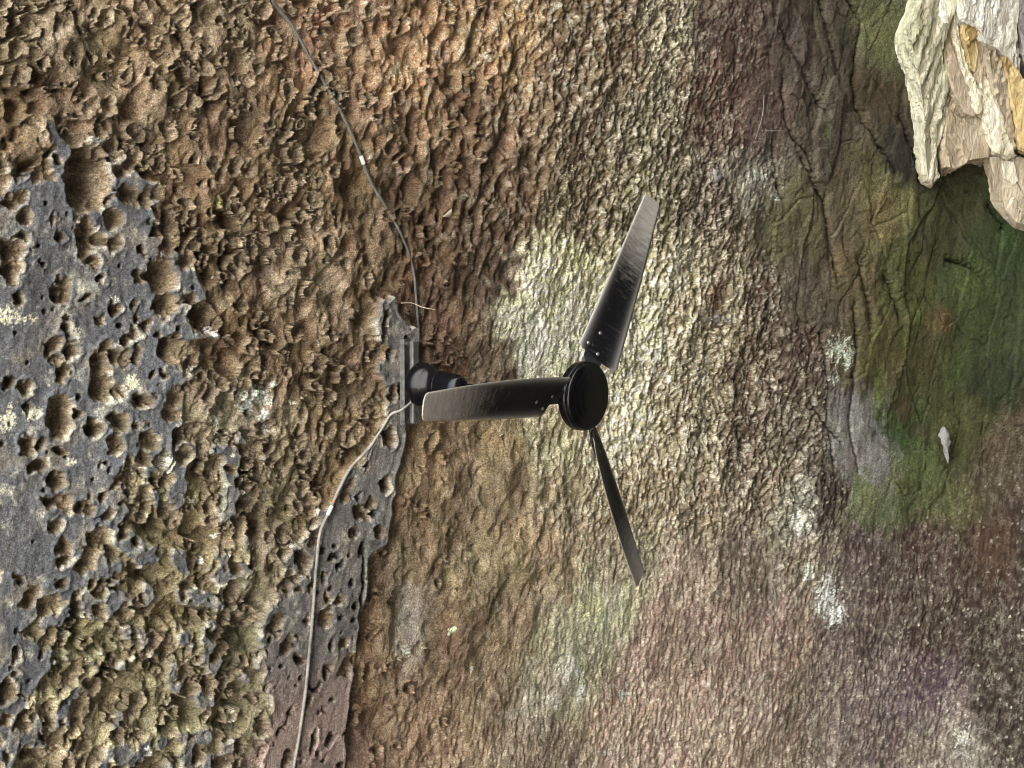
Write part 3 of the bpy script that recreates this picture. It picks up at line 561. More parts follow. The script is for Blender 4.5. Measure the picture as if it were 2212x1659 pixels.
    gcol = mix(np.broadcast_to(g0, (n, 3)), np.broadcast_to(g1, (n, 3)), sstep(.08, .50, gm + .45 * gm2) * .72)
    gcol = mix(gcol, np.broadcast_to(g2, (n, 3)), sstep(.02, .4, fbm(s / .12 + 2, x / .12, 123, 4)) * .45)
    vein = sstep(.05, 0, np.abs(fbm(s / .09, x / .12, 124, 4)))
    gcol = gcol * (1 - .35 * vein[:, None]) * (1 + .5 * fbm(s / .010, x / .016, 125, 3))[:, None]
    blush = sstep(-.30, -.75, x) * sstep(-.62, -.45, s)       # the low end of the crust band runs to a dull red
    low = sstep(-.80, -1.08, x + .08 * e1) * sstep(-.62, -.42, s + .05 * e3)
    gcol = mix(gcol, np.broadcast_to(np.array([.20, .135, .122], f32), (n, 3)) * (1 + .3 * gm[:, None]), low * .85)
    band = sstep(-.75, -.55, s)
    gcol = mix(gcol, np.broadcast_to(np.array([.185, .165, .142], f32), (n, 3)) * (1 + .4 * gm[:, None]), band * (1 - low) * .30)
    bcol = np.array([.175, .130, .080], f32) * (1 + .6 * mot2 + .4 * mot)[:, None]
    bcol = mix(bcol, np.broadcast_to(np.array([.42, .36, .26], f32), (n, 3)), sstep(.2, .6, mot2 + .5 * spk) * .35)
    col = mix(col, bcol, in_blob * ero * .75 * sstep(.1, -.1, s + .1))
    col = mix(col, gcol, crust)
    # white salt on the crust's broken rims
    salt = np.exp(-((gd - .001) / .0042) ** 2) * sstep(.05, .40, fbm(s / .07 + 1, x / .07, 131, 4) + .12)
    salt = salt * sstep(2.0, .2, np.abs(s + .6))
    col = mix(col, np.broadcast_to(np.array([.60, .57, .49], f32), (n, 3)), np.clip(salt * .40, 0, 1))
    # stains, moss, lichen
    r1 = fbm(s / .03, x / .04, 141, 5, .65); r2 = fbm(s / .010, x / .03, 142, 4, .7)
    for table, soft, nz in ((RUST, .55, .5), (MOSS, .75, .9), (LICHEN, .14, 1.15)):
        for (a, b, ra, rb, cR, cG, cB) in table:
            k = np.where((np.abs(s - a) < 2.6 * ra) & (np.abs(x - b) < 2.6 * rb))[0]
            if k.size == 0: continue
            d = np.sqrt(((s[k] - a) / ra) ** 2 + ((x[k] - b) / rb) ** 2) + nz * (r1[k] + .8 * r2[k])
            v = sstep(1 + soft, 1 - soft, d + (.5 * spk[k] if table is LICHEN else 0)) * (.92 if table is LICHEN else .72)
            if table is LICHEN: v = v * sstep(-.10, .12, r2[k] + .45 * spk[k] + .45 * (.62 - d))
            if table is MOSS: v = v * sstep(-.5, .3, r1[k] + r2[k])
            c = np.array([cR, cG, cB], f32) * (np.array([.95, .82, .50], f32) if table is MOSS else .85 if table is RUST else 1.05) * (1 + .5 * mot2[k] + .25 * spk[k])[:, None]
            col[k] = mix(col[k], c, v)
    # pale grit scattered over the far rock
    k1, k2, kr = worley(s / .026 + 5, x / .030, 151)
    grit = (kr > .80) * sstep(.24, .14, k1 + .2 * spk) * np.clip(wC * .9 + wD * .8 + .15 * wB, 0, 1) * ero
    col = mix(col, np.broadcast_to(np.array([.46, .42, .35], f32), (n, 3)), grit * .7)
    spk2 = fbm(s / .0042, x / .0046, 104, 2)
    col = col * (1 + .50 * spk + .85 * spk2 * ero)[:, None]
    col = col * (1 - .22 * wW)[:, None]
    grey = col.mean(1, keepdims=True); col = (grey + (col - grey) * SATUR) * np.array([1.0, .995, .93], f32)
    col = np.clip(col * ALBEDO, .008, .75)
    h = h + .0030 * grit
    return h.reshape(shp).astype(np.float64), col.reshape(shp + (3,))

def at(s, x, lift=0.0):
    """world point on the rock at (s, x), lifted off it"""
    s = np.atleast_1d(np.asarray(s, float)); x = np.atleast_1d(np.asarray(x, float))
    h, _ = rock(s, x)
    y, z, ny, nz = section(s)
    return np.stack([x, y + ny * (h + lift), z + nz * (h + lift)], -1)
def base_at(s, x, lift=0.0):
    s = np.atleast_1d(np.asarray(s, float)); x = np.atleast_1d(np.asarray(x, float))
    y, z, ny, nz = section(s); b = big(s, x) + lift
    return np.stack([x, y + ny * b, z + nz * b], -1)

# ------------------------------------------------------------------ helpers for objects
def tag(o, label=None, cat=None, group=None, kind=None):
    if label: o['label'] = label
    if cat: o['category'] = cat
    if group: o['group'] = group
    if kind: o['kind'] = kind
    return o
def link(o, parent=None):
    SC.collection.objects.link(o)
    if parent is not None: o.parent = parent
    return o
def empty(name, loc=(0, 0, 0)):
    o = bpy.data.objects.new(name, None); o.location = loc; o.empty_display_size = .05
    return link(o)
def mesh_obj(name, verts, faces, mat, parent=None, smooth=True):
    me = bpy.data.meshes.new(name); me.from_pydata([tuple(v) for v in verts], [], faces); me.update()
    if smooth: me.polygons.foreach_set('use_smooth', [True] * len(me.polygons))
    me.materials.append(mat)
    return link(bpy.data.objects.new(name, me), parent)
def bm_obj(name, bm, mat, parent=None, smooth=False):
    me = bpy.data.meshes.new(name); bm.normal_update(); bm.to_mesh(me); bm.free()
    if smooth: me.polygons.foreach_set('use_smooth', [True] * len(me.polygons))
    me.materials.append(mat)
    return link(bpy.data.objects.new(name, me), parent)
def new_mat(name):
    m = bpy.data.materials.new(name); m.use_nodes = True
    nt = m.node_tree; return m, nt, nt.nodes, nt.links, nt.nodes['Principled BSDF']
def node(nt, typ, **kw):
    n = nt.nodes.new(typ)
    for k, v in kw.items():
        if k in n.inputs: n.inputs[k].default_value = v
        else: setattr(n, k, v)
    return n

# ------------------------------------------------------------------ materials
def rock_material(name, rough=.72):
    m, nt, N, L, P = new_mat(name)
    at_ = node(nt, 'ShaderNodeAttribute', attribute_name='rock_colour')
    tc = node(nt, 'ShaderNodeTexCoord')
    n1 = node(nt, 'ShaderNodeTexNoise', Scale=230.0, Detail=3.0, Roughness=.75)
    n2 = node(nt, 'ShaderNodeTexNoise', Scale=620.0, Detail=2.0, Roughness=.6)
    L.new(tc.outputs['Object'], n1.inputs['Vector']); L.new(tc.outputs['Object'], n2.inputs['Vector'])
    r1 = node(nt, 'ShaderNodeMapRange'); r1.inputs[1].default_value = .3; r1.inputs[2].default_value = .7; r1.inputs[3].default_value = .22; r1.inputs[4].default_value = 1.95
    L.new(n1.outputs['Fac'], r1.inputs[0])
    mx = node(nt, 'ShaderNodeVectorMath', operation='SCALE')
    L.new(at_.outputs['Color'], mx.inputs[0]); L.new(r1.outputs[0], mx.inputs['Scale'])
    L.new(mx.outputs[0], P.inputs['Base Color'])
    P.inputs['Roughness'].default_value = rough
    P.inputs['Specular IOR Level'].default_value = .38
    b = node(nt, 'ShaderNodeBump', Strength=.55, Distance=.003)
    L.new(n2.outputs['Fac'], b.inputs['Height'])
    b2 = node(nt, 'ShaderNodeBump', Strength=.6, Distance=.006)
    L.new(n1.outputs['Fac'], b2.inputs['Height']); L.new(b.outputs[0], b2.inputs['Normal'])
    L.new(b2.outputs[0], P.inputs['Normal'])
    return m
MAT_ROCK = rock_material('weathered_sandstone')

def slab_material(name, c0, c1, c2):
    m, nt, N, L, P = new_mat(name)
    tc = node(nt, 'ShaderNodeTexCoord')
    mp = node(nt, 'ShaderNodeMapping'); mp.inputs['Scale'].default_value = (.35, 1.0, 1.0)
    L.new(tc.outputs['Object'], mp.inputs['Vector'])
    n1 = node(nt, 'ShaderNodeTexNoise', Scale=9.0, Detail=6.0, Roughness=.62)
    n2 = node(nt, 'ShaderNodeTexNoise', Scale=70.0, Detail=4.0, Roughness=.65)
    L.new(mp.outputs[0], n1.inputs['Vector']); L.new(mp.outputs[0], n2.inputs['Vector'])
    r = node(nt, 'ShaderNodeValToRGB'); r.color_ramp.elements[0].position = .32; r.color_ramp.elements[1].position = .68
    r.color_ramp.elements[0].color = (*c0, 1); r.color_ramp.elements[1].color = (*c2, 1)
    e = r.color_ramp.elements.new(.5); e.color = (*c1, 1)
    L.new(n1.outputs['Fac'], r.inputs[0])
    r1 = node(nt, 'ShaderNodeMapRange'); r1.inputs[1].default_value = .3; r1.inputs[2].default_value = .7; r1.inputs[3].default_value = .65; r1.inputs[4].default_value = 1.25
    L.new(n2.outputs['Fac'], r1.inputs[0])
    mx = node(nt, 'ShaderNodeVectorMath', operation='SCALE')
    L.new(r.outputs[0], mx.inputs[0]); L.new(r1.outputs[0], mx.inputs['Scale'])
    n3 = node(nt, 'ShaderNodeTexNoise', Scale=5.0, Detail=7.0, Roughness=.7); L.new(mp.outputs[0], n3.inputs['Vector'])
    n3.inputs['Distortion'].default_value = 1.2
    k = node(nt, 'ShaderNodeMapRange'); k.inputs[1].default_value = .50; k.inputs[2].default_value = .66; k.inputs[3].default_value = 0; k.inputs[4].default_value = .75
    L.new(n3.outputs['Fac'], k.inputs[0])
    st = node(nt, 'ShaderNodeMix', data_type='RGBA'); L.new(k.outputs[0], st.inputs['Factor'])
    L.new(mx.outputs[0], st.inputs[6]); st.inputs[7].default_value = (.30, .23, .15, 1)
    L.new(st.outputs[2], P.inputs['Base Color']); P.inputs['Roughness'].default_value = .88
    P.inputs['Specular IOR Level'].default_value = .25
    b = node(nt, 'ShaderNodeBump', Strength=.7, Distance=.012)
    L.new(n2.outputs['Fac'], b.inputs['Height']); L.new(b.outputs[0], P.inputs['Normal'])
    return m
def plain_material(name, col, rough=.5, metal=0.0, spec=.5, nscale=60.0, var=.25, bump=.0):
    m, nt, N, L, P = new_mat(name)
    tc = node(nt, 'ShaderNodeTexCoord'); n1 = node(nt, 'ShaderNodeTexNoise', Scale=nscale, Detail=5.0, Roughness=.65)
    L.new(tc.outputs['Object'], n1.inputs['Vector'])
    r = node(nt, 'ShaderNodeValToRGB'); r.color_ramp.elements[0].position = .3; r.color_ramp.elements[1].position = .7
    r.color_ramp.elements[0].color = (*[c * (1 - var) for c in col], 1); r.color_ramp.elements[1].color = (*[min(1, c * (1 + var)) for c in col], 1)
    L.new(n1.outputs['Fac'], r.inputs[0]); L.new(r.outputs[0], P.inputs['Base Color'])
    P.inputs['Roughness'].default_value = rough; P.inputs['Metallic'].default_value = metal; P.inputs['Specular IOR Level'].default_value = spec
    if bump:
        b = node(nt, 'ShaderNodeBump', Strength=bump, Distance=.002); L.new(n1.outputs['Fac'], b.inputs['Height']); L.new(b.outputs[0], P.inputs['Normal'])
    return m

# ------------------------------------------------------------------ the rock itself: one fine grid, parted into the roof and the back wall
el_of = lambda s: np.degrees(np.arctan2(section(s)[1] - CAM_Z, section(s)[0]))
S_all = np.linspace(PS[0], PS[-1], 8000)
EL = el_of(S_all)                                      # falls from the cliff above, over the roof, down the wall
NR, NCOL = RES_ROWS, RES_COLS
v_el = np.linspace(60.5, 17.0, NR)
order = np.argsort(EL)
s_fine = np.interp(v_el, EL[order], S_all[order])
s_rows = np.concatenate([np.linspace(PS[0], s_fine[0], 70, endpoint=False), s_fine, np.linspace(s_fine[-1], PS[-1], 40)[1:]])
t_mid = np.linspace(-.295, .295, NCOL)
ext = .295 + np.cumsum(np.geomspace(.004, .9, 34))
t_cols = np.concatenate([-ext[::-1], t_mid, ext])
yy, zz, _, _ = section(s_rows)
wrow = np.hypot(yy, zz - CAM_Z)
wrow = np.where(s_rows < s_fine[0], np.maximum(wrow, wrow[70]), wrow)
SG = np.repeat(s_rows[:, None], len(t_cols), 1)
XG = wrow[:, None] * t_cols[None, :]
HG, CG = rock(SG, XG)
y, z, ny, nz = section(SG)
VG = np.stack([XG, y + ny * HG, z + nz * HG], -1)
def grid_mesh(name, V, C, mat):
    r, c = V.shape[:2]
    idx = np.arange(r * c).reshape(r, c)
    q = np.stack([idx[:-1, :-1], idx[:-1, 1:], idx[1:, 1:], idx[1:, :-1]], -1).reshape(-1, 4)
    me = bpy.data.meshes.new(name)
    me.vertices.add(r * c); me.vertices.foreach_set('co', V.reshape(-1).astype(f32))
    me.loops.add(q.size); me.loops.foreach_set('vertex_index', q.reshape(-1).astype(np.int32))
    me.polygons.add(len(q)); me.polygons.foreach_set('loop_start', np.arange(0, q.size, 4, dtype=np.int32))
    me.polygons.foreach_set('use_smooth', np.ones(len(q), bool))
    a = me.attributes.new('rock_colour', 'FLOAT_COLOR', 'POINT')
    rgba = np.ones((r * c, 4), f32); rgba[:, :3] = C.reshape(-1, 3)
    a.data.foreach_set('color', rgba.reshape(-1))
    me.update(calc_edges=True); me.validate()
    me.materials.append(mat)
    return link(bpy.data.objects.new(name, me))
k = int(np.searchsorted(s_rows, 2.16))
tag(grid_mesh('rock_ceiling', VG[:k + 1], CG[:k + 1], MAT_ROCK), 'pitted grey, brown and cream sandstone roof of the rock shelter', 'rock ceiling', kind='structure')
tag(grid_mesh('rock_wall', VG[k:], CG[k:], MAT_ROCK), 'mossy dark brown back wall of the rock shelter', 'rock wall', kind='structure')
del SG, XG, HG, CG, VG

# unseen ground: dark earth inside, pale sand outside, split so bounced light rakes the roof
m_earth = plain_material('dark_earth', (.075, .062, .05), .95, nscale=3.0, var=.3)
g = mesh_obj('ground', [(-900, -6.5, 0), (900, -6.5, 0), (900, 40, 0), (-900, 40, 0)], [(0, 1, 2, 3)], m_earth, smooth=False)
tag(g, 'dark earth floor of the rock shelter', 'ground', kind='structure')
m_ground = plain_material('pale_sand', GROUND_COL, .95, nscale=3.0, var=.15)
g = mesh_obj('sand', [(-900, -1500, 0), (900, -1500, 0), (900, -6.5, 0), (-900, -6.5, 0)], [(0, 1, 2, 3)], m_ground, smooth=False)
tag(g, 'pale sand outside the rock shelter', 'ground', kind='structure')
# added out of view: a rock wall that blocks light from the left
V = []; Fc = []
ys = np.linspace(-16, 8.5, 40); zs = np.linspace(-.4, 26, 30)
for yv in ys:
    for zv in zs:
        V.append((-7.5 + .9 * float(fbm(yv / 3, zv / 2.5, 7, 4)) + .05 * zv, yv, zv))
for i in range(39):
    for j in range(29): Fc.append((i * 30 + j, (i + 1) * 30 + j, (i + 1) * 30 + j + 1, i * 30 + j + 1))
m_side = plain_material('brown_sandstone', (.17, .13, .09), .9, nscale=2.5, var=.4)
tag(mesh_obj('light_blocker_wall', V, Fc, m_side), 'added unseen brown rock wall blocking light from the left', 'rock wall', kind='structure')

# ------------------------------------------------------------------ pale broken outcrop at the foot of the wall
SLAB_MATS = {
    'green cream': slab_material('greenish_cream_stone', (.34, .34, .22), (.54, .51, .37), (.68, .63, .49)),
    'cream': slab_material('cream_stone', (.50, .43, .29), (.70, .63, .47), (.80, .75, .62)),
    'white': slab_material('bleached_stone', (.58, .54, .44), (.74, .71, .62), (.82, .80, .74)),
    'brown': slab_material('brown_stone', (.28, .22, .15), (.42, .34, .24), (.55, .47, .35)),
    'tan': slab_material('tan_stone', (.34, .27, .18), (.50, .42, .30), (.64, .56, .42)),
    'ochre': slab_material('ochre_stone', (.46, .31, .12), (.60, .45, .22), (.70, .58, .36)),
    'grey': slab_material('grey_stone', (.15, .135, .125), (.26, .24, .22), (.42, .40, .37)),
}
oc = empty('rock_outcrop', tuple(base_at(3.0, 1.75, .1)[0]))
tag(oc, 'pale cream and ochre broken rock outcrop beside the dark mossy wall', 'rock')
oinv = -np.array(oc.location)
def slab(P, off, kind, seed):
    """one broken bed: its face tips, steps along the bedding and is chipped at the arrises"""
    rnd = random.Random(seed * 7 + 1)
    P = np.array(P); n = len(P); c = P.mean(0)
    ts, tx = rnd.uniform(-.12, .12), rnd.uniform(-.10, .10)
    def pt(S, X, d):
        y, z, ny, nz = section(S); b = big(S, X)
        return np.stack([X, y + ny * (b + d), z + nz * (b + d)], -1) + oinv
    bm = bmesh.new()
    face = off + ts * (P[:, 0] - c[0]) + tx * (P[:, 1] - c[1])
    inner = c + (P - c) * .985
    front = [bm.verts.new(v) for v in pt(inner[:, 0], inner[:, 1], face)]
    mid = [bm.verts.new(v) for v in pt(P[:, 0], P[:, 1], face - .008)]
    back = [bm.verts.new(v) for v in pt(P[:, 0] + .11, P[:, 1] * .99 + .01 * c[1], np.full(n, -.12))]
    bm.faces.new(front)
    for A, B in ((front, mid), (mid, back)):
        for i in range(n): bm.faces.new((A[i], B[i], B[(i + 1) % n], A[(i + 1) % n]))
    bmesh.ops.triangulate(bm, faces=bm.faces[:])
    for _ in range(5):
        long = [e for e in bm.edges if e.calc_length() > .018]
        if not long: break
        bmesh.ops.subdivide_edges(bm, edges=long, cuts=1)
        bmesh.ops.triangulate(bm, faces=[f for f in bm.faces if len(f.verts) > 3])
    bmesh.ops.recalc_face_normals(bm, faces=bm.faces)
    bm.normal_update()
    co = np.array([v.co for v in bm.verts]); no = np.array([v.normal for v in bm.verts])
    w = co[:, 2] * .7 + co[:, 1] * .7
    st = fbm(co[:, 0] / .5 + seed, w / .028 + .4 * fbm(co[:, 0] / .1, w / .1, 350, 3), 340 + seed, 2)
    d = .012 * fbm(co[:, 0] / .25 + seed, w / .10, 300 + seed, 3) + .013 * np.floor(st * 4) / 2 + .005 * fbm(co[:, 0] / .05, w / .02 + seed, 330 + seed, 3)
    for v, q, nn, a in zip(bm.verts, co, no, d): v.co = Vector(q + nn * a)
    return bm_obj('slab', bm, SLAB_MATS[kind], oc, smooth=False)
for i, (P, off, kind) in enumerate(SLABS):
    slab(P, off, kind, i)

# ------------------------------------------------------------------ the ceiling fan
def black_material():
    m, nt, N, L, P = new_mat('black_enamel')
    tc = node(nt, 'ShaderNodeTexCoord'); n1 = node(nt, 'ShaderNodeTexNoise', Scale=240.0, Detail=4.0, Roughness=.75)
    L.new(tc.outputs['Object'], n1.inputs['Vector'])
    r = node(nt, 'ShaderNodeValToRGB'); r.color_ramp.elements[0].position = .60; r.color_ramp.elements[1].position = .80
    r.color_ramp.elements[0].color = (.004, .004, .005, 1); r.color_ramp.elements[1].color = (.05, .047, .042, 1)
    L.new(n1.outputs['Fac'], r.inputs[0]); L.new(r.outputs[0], P.inputs['Base Color'])
    P.inputs['Roughness'].default_value = .2; P.inputs['Specular IOR Level'].default_value = .24
    return m
def blade_material():
    m, nt, N, L, P = new_mat('dusty_black_blade')
    u = node(nt, 'ShaderNodeAttribute', attribute_name='blade_pos')      # x: along the blade 0..1, y: across -1..1
    sep = node(nt, 'ShaderNodeSeparateXYZ'); L.new(u.outputs['Vector'], sep.inputs[0])
    mp = node(nt, 'ShaderNodeMapping'); mp.inputs['Scale'].default_value = (60.0, 1.3, 1.0); mp.inputs['Rotation'].default_value = (0, 0, .05)
    L.new(u.outputs['Vector'], mp.inputs['Vector'])
    streak = node(nt, 'ShaderNodeTexNoise', Scale=1.0, Detail=4.0, Roughness=.65); L.new(mp.outputs[0], streak.inputs['Vector'])
    mp2 = node(nt, 'ShaderNodeMapping'); mp2.inputs['Scale'].default_value = (170.0, 9.0, 1.0)
    L.new(u.outputs['Vector'], mp2.inputs['Vector'])
    grain = node(nt, 'ShaderNodeTexNoise', Scale=1.0, Detail=4.0, Roughness=.7); L.new(mp2.outputs[0], grain.inputs['Vector'])
    ramp = node(nt, 'ShaderNodeMapRange', interpolation_type='SMOOTHSTEP'); ramp.inputs[1].default_value = .34; ramp.inputs[2].default_value = 1.02; ramp.inputs[3].default_value = -.12; ramp.inputs[4].default_value = .95
    L.new(sep.outputs[0], ramp.inputs[0])
    def math_(op, a, b):
        n = node(nt, 'ShaderNodeMath', operation=op)
        for i, v in enumerate((a, b)):
            if isinstance(v, (int, float)): n.inputs[i].default_value = v
            else: L.new(v, n.inputs[i])
        return n.outputs[0]
    d = math_('ADD', ramp.outputs[0], math_('MULTIPLY', math_('SUBTRACT', streak.outputs['Fac'], .5), 1.1))
    d = math_('ADD', d, math_('MULTIPLY', math_('SUBTRACT', grain.outputs['Fac'], .5), 1.0))
    edge = math_('POWER', math_('ABSOLUTE', sep.outputs[1], 0.0), 6.5)  # pale rims: dust, with the blades' edge highlights put into the colour
    d = math_('MAXIMUM', d, math_('MULTIPLY', edge, .85))
    cl = node(nt, 'ShaderNodeClamp'); L.new(d, cl.inputs[0])
    mxc = node(nt, 'ShaderNodeMix', data_type='RGBA')
    L.new(cl.outputs[0], mxc.inputs['Factor'])
    mxc.inputs[6].default_value = (.005, .005, .006, 1); mxc.inputs[7].default_value = (.42, .395, .36, 1)
    L.new(mxc.outputs[2], P.inputs['Base Color'])
    rr = node(nt, 'ShaderNodeMapRange'); rr.inputs[3].default_value = .42; rr.inputs[4].default_value = .9
    L.new(cl.outputs[0], rr.inputs[0]); L.new(rr.outputs[0], P.inputs['Roughness'])
    P.inputs['Specular IOR Level'].default_value = .16
    return m
M_BLACK = black_material(); M_BLADE = blade_material()
M_CHROME = plain_material('worn_steel', (.24, .225, .20), .45, .6, nscale=90)
M_DIRTYSTEEL = plain_material('dull_zinc', (.20, .20, .19), .5, .7, nscale=45, var=.45, bump=.3)
M_BRACKETARM = plain_material('dark_grey_metal', (.035, .036, .04), .4, .5, nscale=60, var=.3)

HUB = np.array([-.0179, 3.6269, 2.6229 + CAM_Z])       # centre of the motor's lower rim
fan = empty('ceiling_fan', tuple(HUB))
tag(fan, 'black three-bladed ceiling fan hanging from the rock roof, blade tips grey with dust', 'ceiling fan')
def lathe(name, prof, mat, parent, seg=72, centre=(0, 0), tilt=None):
    V, Fc = [], []
    for (r, zz) in prof:
        cx, cy = tilt(zz) if tilt else centre
        for i in range(seg):
            a = 2 * math.pi * i / seg
            V.append((cx + r * math.cos(a), cy + r * math.sin(a), zz))
    for j in range(len(prof) - 1):
        for i in range(seg):
            i2 = (i + 1) % seg
            Fc.append((j * seg + i, j * seg + i2, (j + 1) * seg + i2, (j + 1) * seg + i))
    return mesh_obj(name, V, Fc, mat, parent)
# motor: shallow dish with fine turned rings below, stepped rim, cone on top
pf = [(.0005, -.021)]
for r in np.linspace(.006, .094, 60):
    zz = -.021 + .013 * (r / .094) ** 2.2
    if .05 < r < .088 and int((r - .05) / .0095) % 2 == 0: zz += .0009
    pf.append((r, zz))
pf += [(.098, -.005), (.1, .0), (.1, .006), (.0985, .0075), (.0985, .009), (.1005, .0105), (.1015, .013), (.1015, .030), (.099, .034), (.088, .037), (.060, .044), (.045, .052), (.034, .058), (.030, .075), (.024, .08), (.0005, .08)]
motor = lathe('motor_housing', pf, M_BLACK, fan)
lathe('trim_ring', [(.1005, .0072), (.1018, .0078), (.1018, .0094), (.1005, .010)], M_BRACKETARM, motor)
LEN = .660
rod_tilt = lambda zz: (-.006 * zz / LEN, 0.0)
lathe('down_rod', [(.0005, .06), (.0125, .06), (.0125, .62), (.0005, .62)], M_BLACK, fan, 28, tilt=rod_tilt)
can = lathe('canopy', [(.0005, LEN - .185), (.014, LEN - .185), (.026, LEN - .180), (.035, LEN - .168), (.0405, LEN - .145), (.043, LEN - .118), (.0440, LEN - .085), (.0445, LEN - .070), (.049, LEN - .056), (.058, LEN - .043), (.066, LEN - .028), (.0700, LEN - .012), (.0705, LEN - .002), (.068, LEN + .002), (.0005, LEN + .002)], M_BLACK, fan, 64, tilt=rod_tilt)
lathe('trim_ring', [(.0440, LEN - .0885), (.0458, LEN - .088), (.0458, LEN - .0845), (.0442, LEN - .084)], M_BLACK, can, 64, tilt=rod_tilt)
# blades
PHI = .4333
RT1, CT1, RT2, CT2, RR1, CR1, RR2, CR2 = .6856, -.0362, .6888, .0389, .1122, .0755, .1404, -.0655
P_ROOT, P_TIP, OFFZ = -.6292, -.1818, .0203
def blade_point(k, r, c, up=0.0):
    a = PHI + k * 2 * math.pi / 3
    v = min(1, max(0, (r - .126) / (.687 - .126)))
    p = P_ROOT + (P_TIP - P_ROOT) * v ** .6
    rho = np.array([math.cos(a), math.sin(a), 0]); tau = np.array([-math.sin(a), math.cos(a), 0]); ax = np.array([0, 0, 1.])
    camber = .006 * (1 - min(1, (c / .07) ** 2))
    ch = tau * math.cos(p) + ax * math.sin(p); nn = -tau * math.sin(p) + ax * math.cos(p)
    return rho * r + ch * c + nn * (up + camber) + ax * OFFZ
def blade(k):
    NU, NV = 14, 64
    V, Fc, uvp = [], [], []
    vv = np.concatenate([[0, .002, .006, .012, .02], np.linspace(.03, .97, NV - 10), [.98, .988, .994, .998, 1]])
    NV = len(vv)
    for side in (0, 1):
        for v in vv:
            rho_v = .022
            q = max(0, 1 - v / rho_v, 1 - (1 - v) / rho_v)
            shrink = (1 - math.sqrt(max(0, 1 - q * q))) * .012
            for u in np.linspace(-1, 1, NU):
                a = (u + 1) / 2                                        # 0: ccw edge, 1: cw edge
                r0 = RR2 + (RR1 - RR2) * a; c0 = CR2 + (CR1 - CR2) * a
                r1 = RT1 + (RT2 - RT1) * a; c1 = CT1 + (CT2 - CT1) * a
                r = r0 + (r1 - r0) * v; c = c0 + (c1 - c0) * v
                w = (CR1 - CR2) * (1 - v) + (CT2 - CT1) * v
                c = c - u * shrink + a * .006 * math.sin(math.pi * v)
                th = .0022 * (1 - .75 * abs(u) ** 6)
                V.append(blade_point(k, r, c, th if side else -th)); uvp.append((v, u, side))
    n = NU * NV
    for j in range(NV - 1):
        for i in range(NU - 1):
            a = j * NU + i; Fc.append((a, a + NU, a + NU + 1, a + 1))
            Fc.append((n + a, n + a + 1, n + a + NU + 1, n + a + NU))
    rim = [i for i in range(NU)] + [j * NU + NU - 1 for j in range(1, NV)] + [(NV - 1) * NU + i for i in range(NU - 2, -1, -1)] + [j * NU for j in range(NV - 2, 0, -1)]
    for a, b in zip(rim, rim[1:] + rim[:1]): Fc.append((a, b, n + b, n + a))
    o = mesh_obj('blade', V, Fc, M_BLADE, fan)
    at_ = o.data.attributes.new('blade_pos', 'FLOAT_VECTOR', 'POINT')
    at_.data.foreach_set('vector', np.array(uvp, f32).reshape(-1))
    # bracket arm from the motor to under the blade root
    V, Fc = [], []
    st = [(.085, .022, None), (.105, .024, None), (.122, .030, .004), (.150, .034, .0045), (.185, .028, .0045), (.212, .016, .0045)]
    a = PHI + k * 2 * math.pi / 3
    rho = np.array([math.cos(a), math.sin(a), 0]); tau = np.array([-math.sin(a), math.cos(a), 0]); ax = np.array([0, 0, 1.])
    for (r, hw, up) in st:
        for (sgn, dz) in ((-1, .0), (1, .0), (1, .004), (-1, .004)):
            if up is None:
                f = .55 if r < .1 else .85
                p = P_ROOT * f
                V.append(rho * r + sgn * hw * (tau * math.cos(p) + ax * math.sin(p)) + ax * (OFFZ + .004 + dz))
            else: V.append(blade_point(k, r, sgn * hw - .004, up + dz))
    for j in range(len(st) - 1):
        for i in range(4):
            Fc.append((j * 4 + i, j * 4 + (i + 1) % 4, j * 4 + 4 + (i + 1) % 4, j * 4 + 4 + i))
    Fc += [(0, 1, 2, 3), tuple(len(st) * 4 - 4 + q for q in (3, 2, 1, 0))]
    mesh_obj('blade_bracket', V, Fc, M_BRACKETARM, o, smooth=False)
    for (r, c) in ((.142, .003), (.160, -.037), (.205, -.012)):
        ctr = blade_point(k, r, c, -.0022)
        e1 = blade_point(k, r + .004, c, -.0022) - ctr; e1 /= np.linalg.norm(e1)
        e2 = blade_point(k, r, c + .004, -.0022) - ctr; e2 /= np.linalg.norm(e2)
        nn = np.cross(e1, e2); nn = nn if nn[2] < 0 else -nn
        V, Fc = [], []
        rings = [(.0056, 0), (.0056, .0010), (.0036, .0012), (.0033, .0026), (.0020, .0030)]
        sg = 12
        for (rad, hh) in rings:
            for i in range(sg):
                t = 2 * math.pi * i / sg
                V.append(ctr + rad * (e1 * math.cos(t) + e2 * math.sin(t)) + nn * hh)
        for j in range(len(rings) - 1):
            for i in range(sg): Fc.append((j * sg + i, j * sg + (i + 1) % sg, (j + 1) * sg + (i + 1) % sg, (j + 1) * sg + i))
        Fc.append(tuple((len(rings) - 1) * sg + i for i in range(sg)))
        mesh_obj('screw', V, Fc, M_CHROME, o)
for k in range(3): blade(k)

# ------------------------------------------------------------------ mounting bracket bolted to the rock
def boxes(name, items, mat, parent, bev=.0015):
    bm = bmesh.new()
    for (cx, cy, cz, sx, sy, sz) in items:
        r = bmesh.ops.create_cube(bm, size=1.0)
        for v in r['verts']: v.co = Vector((cx + v.co.x * sx, cy + v.co.y * sy, cz + v.co.z * sz))
    bmesh.ops.bevel(bm, geom=bm.edges[:], offset=bev, segments=2, affect='EDGES', profile=.6)
    return bm_obj(name, bm, mat, parent)
br = empty('mounting_bracket', tuple(HUB + np.array([-.006, 0, LEN])))
tag(br, 'grey steel channel bracket bolted to the rock roof above the fan canopy', 'bracket')
br.rotation_euler = (0, 0, math.radians(-7))
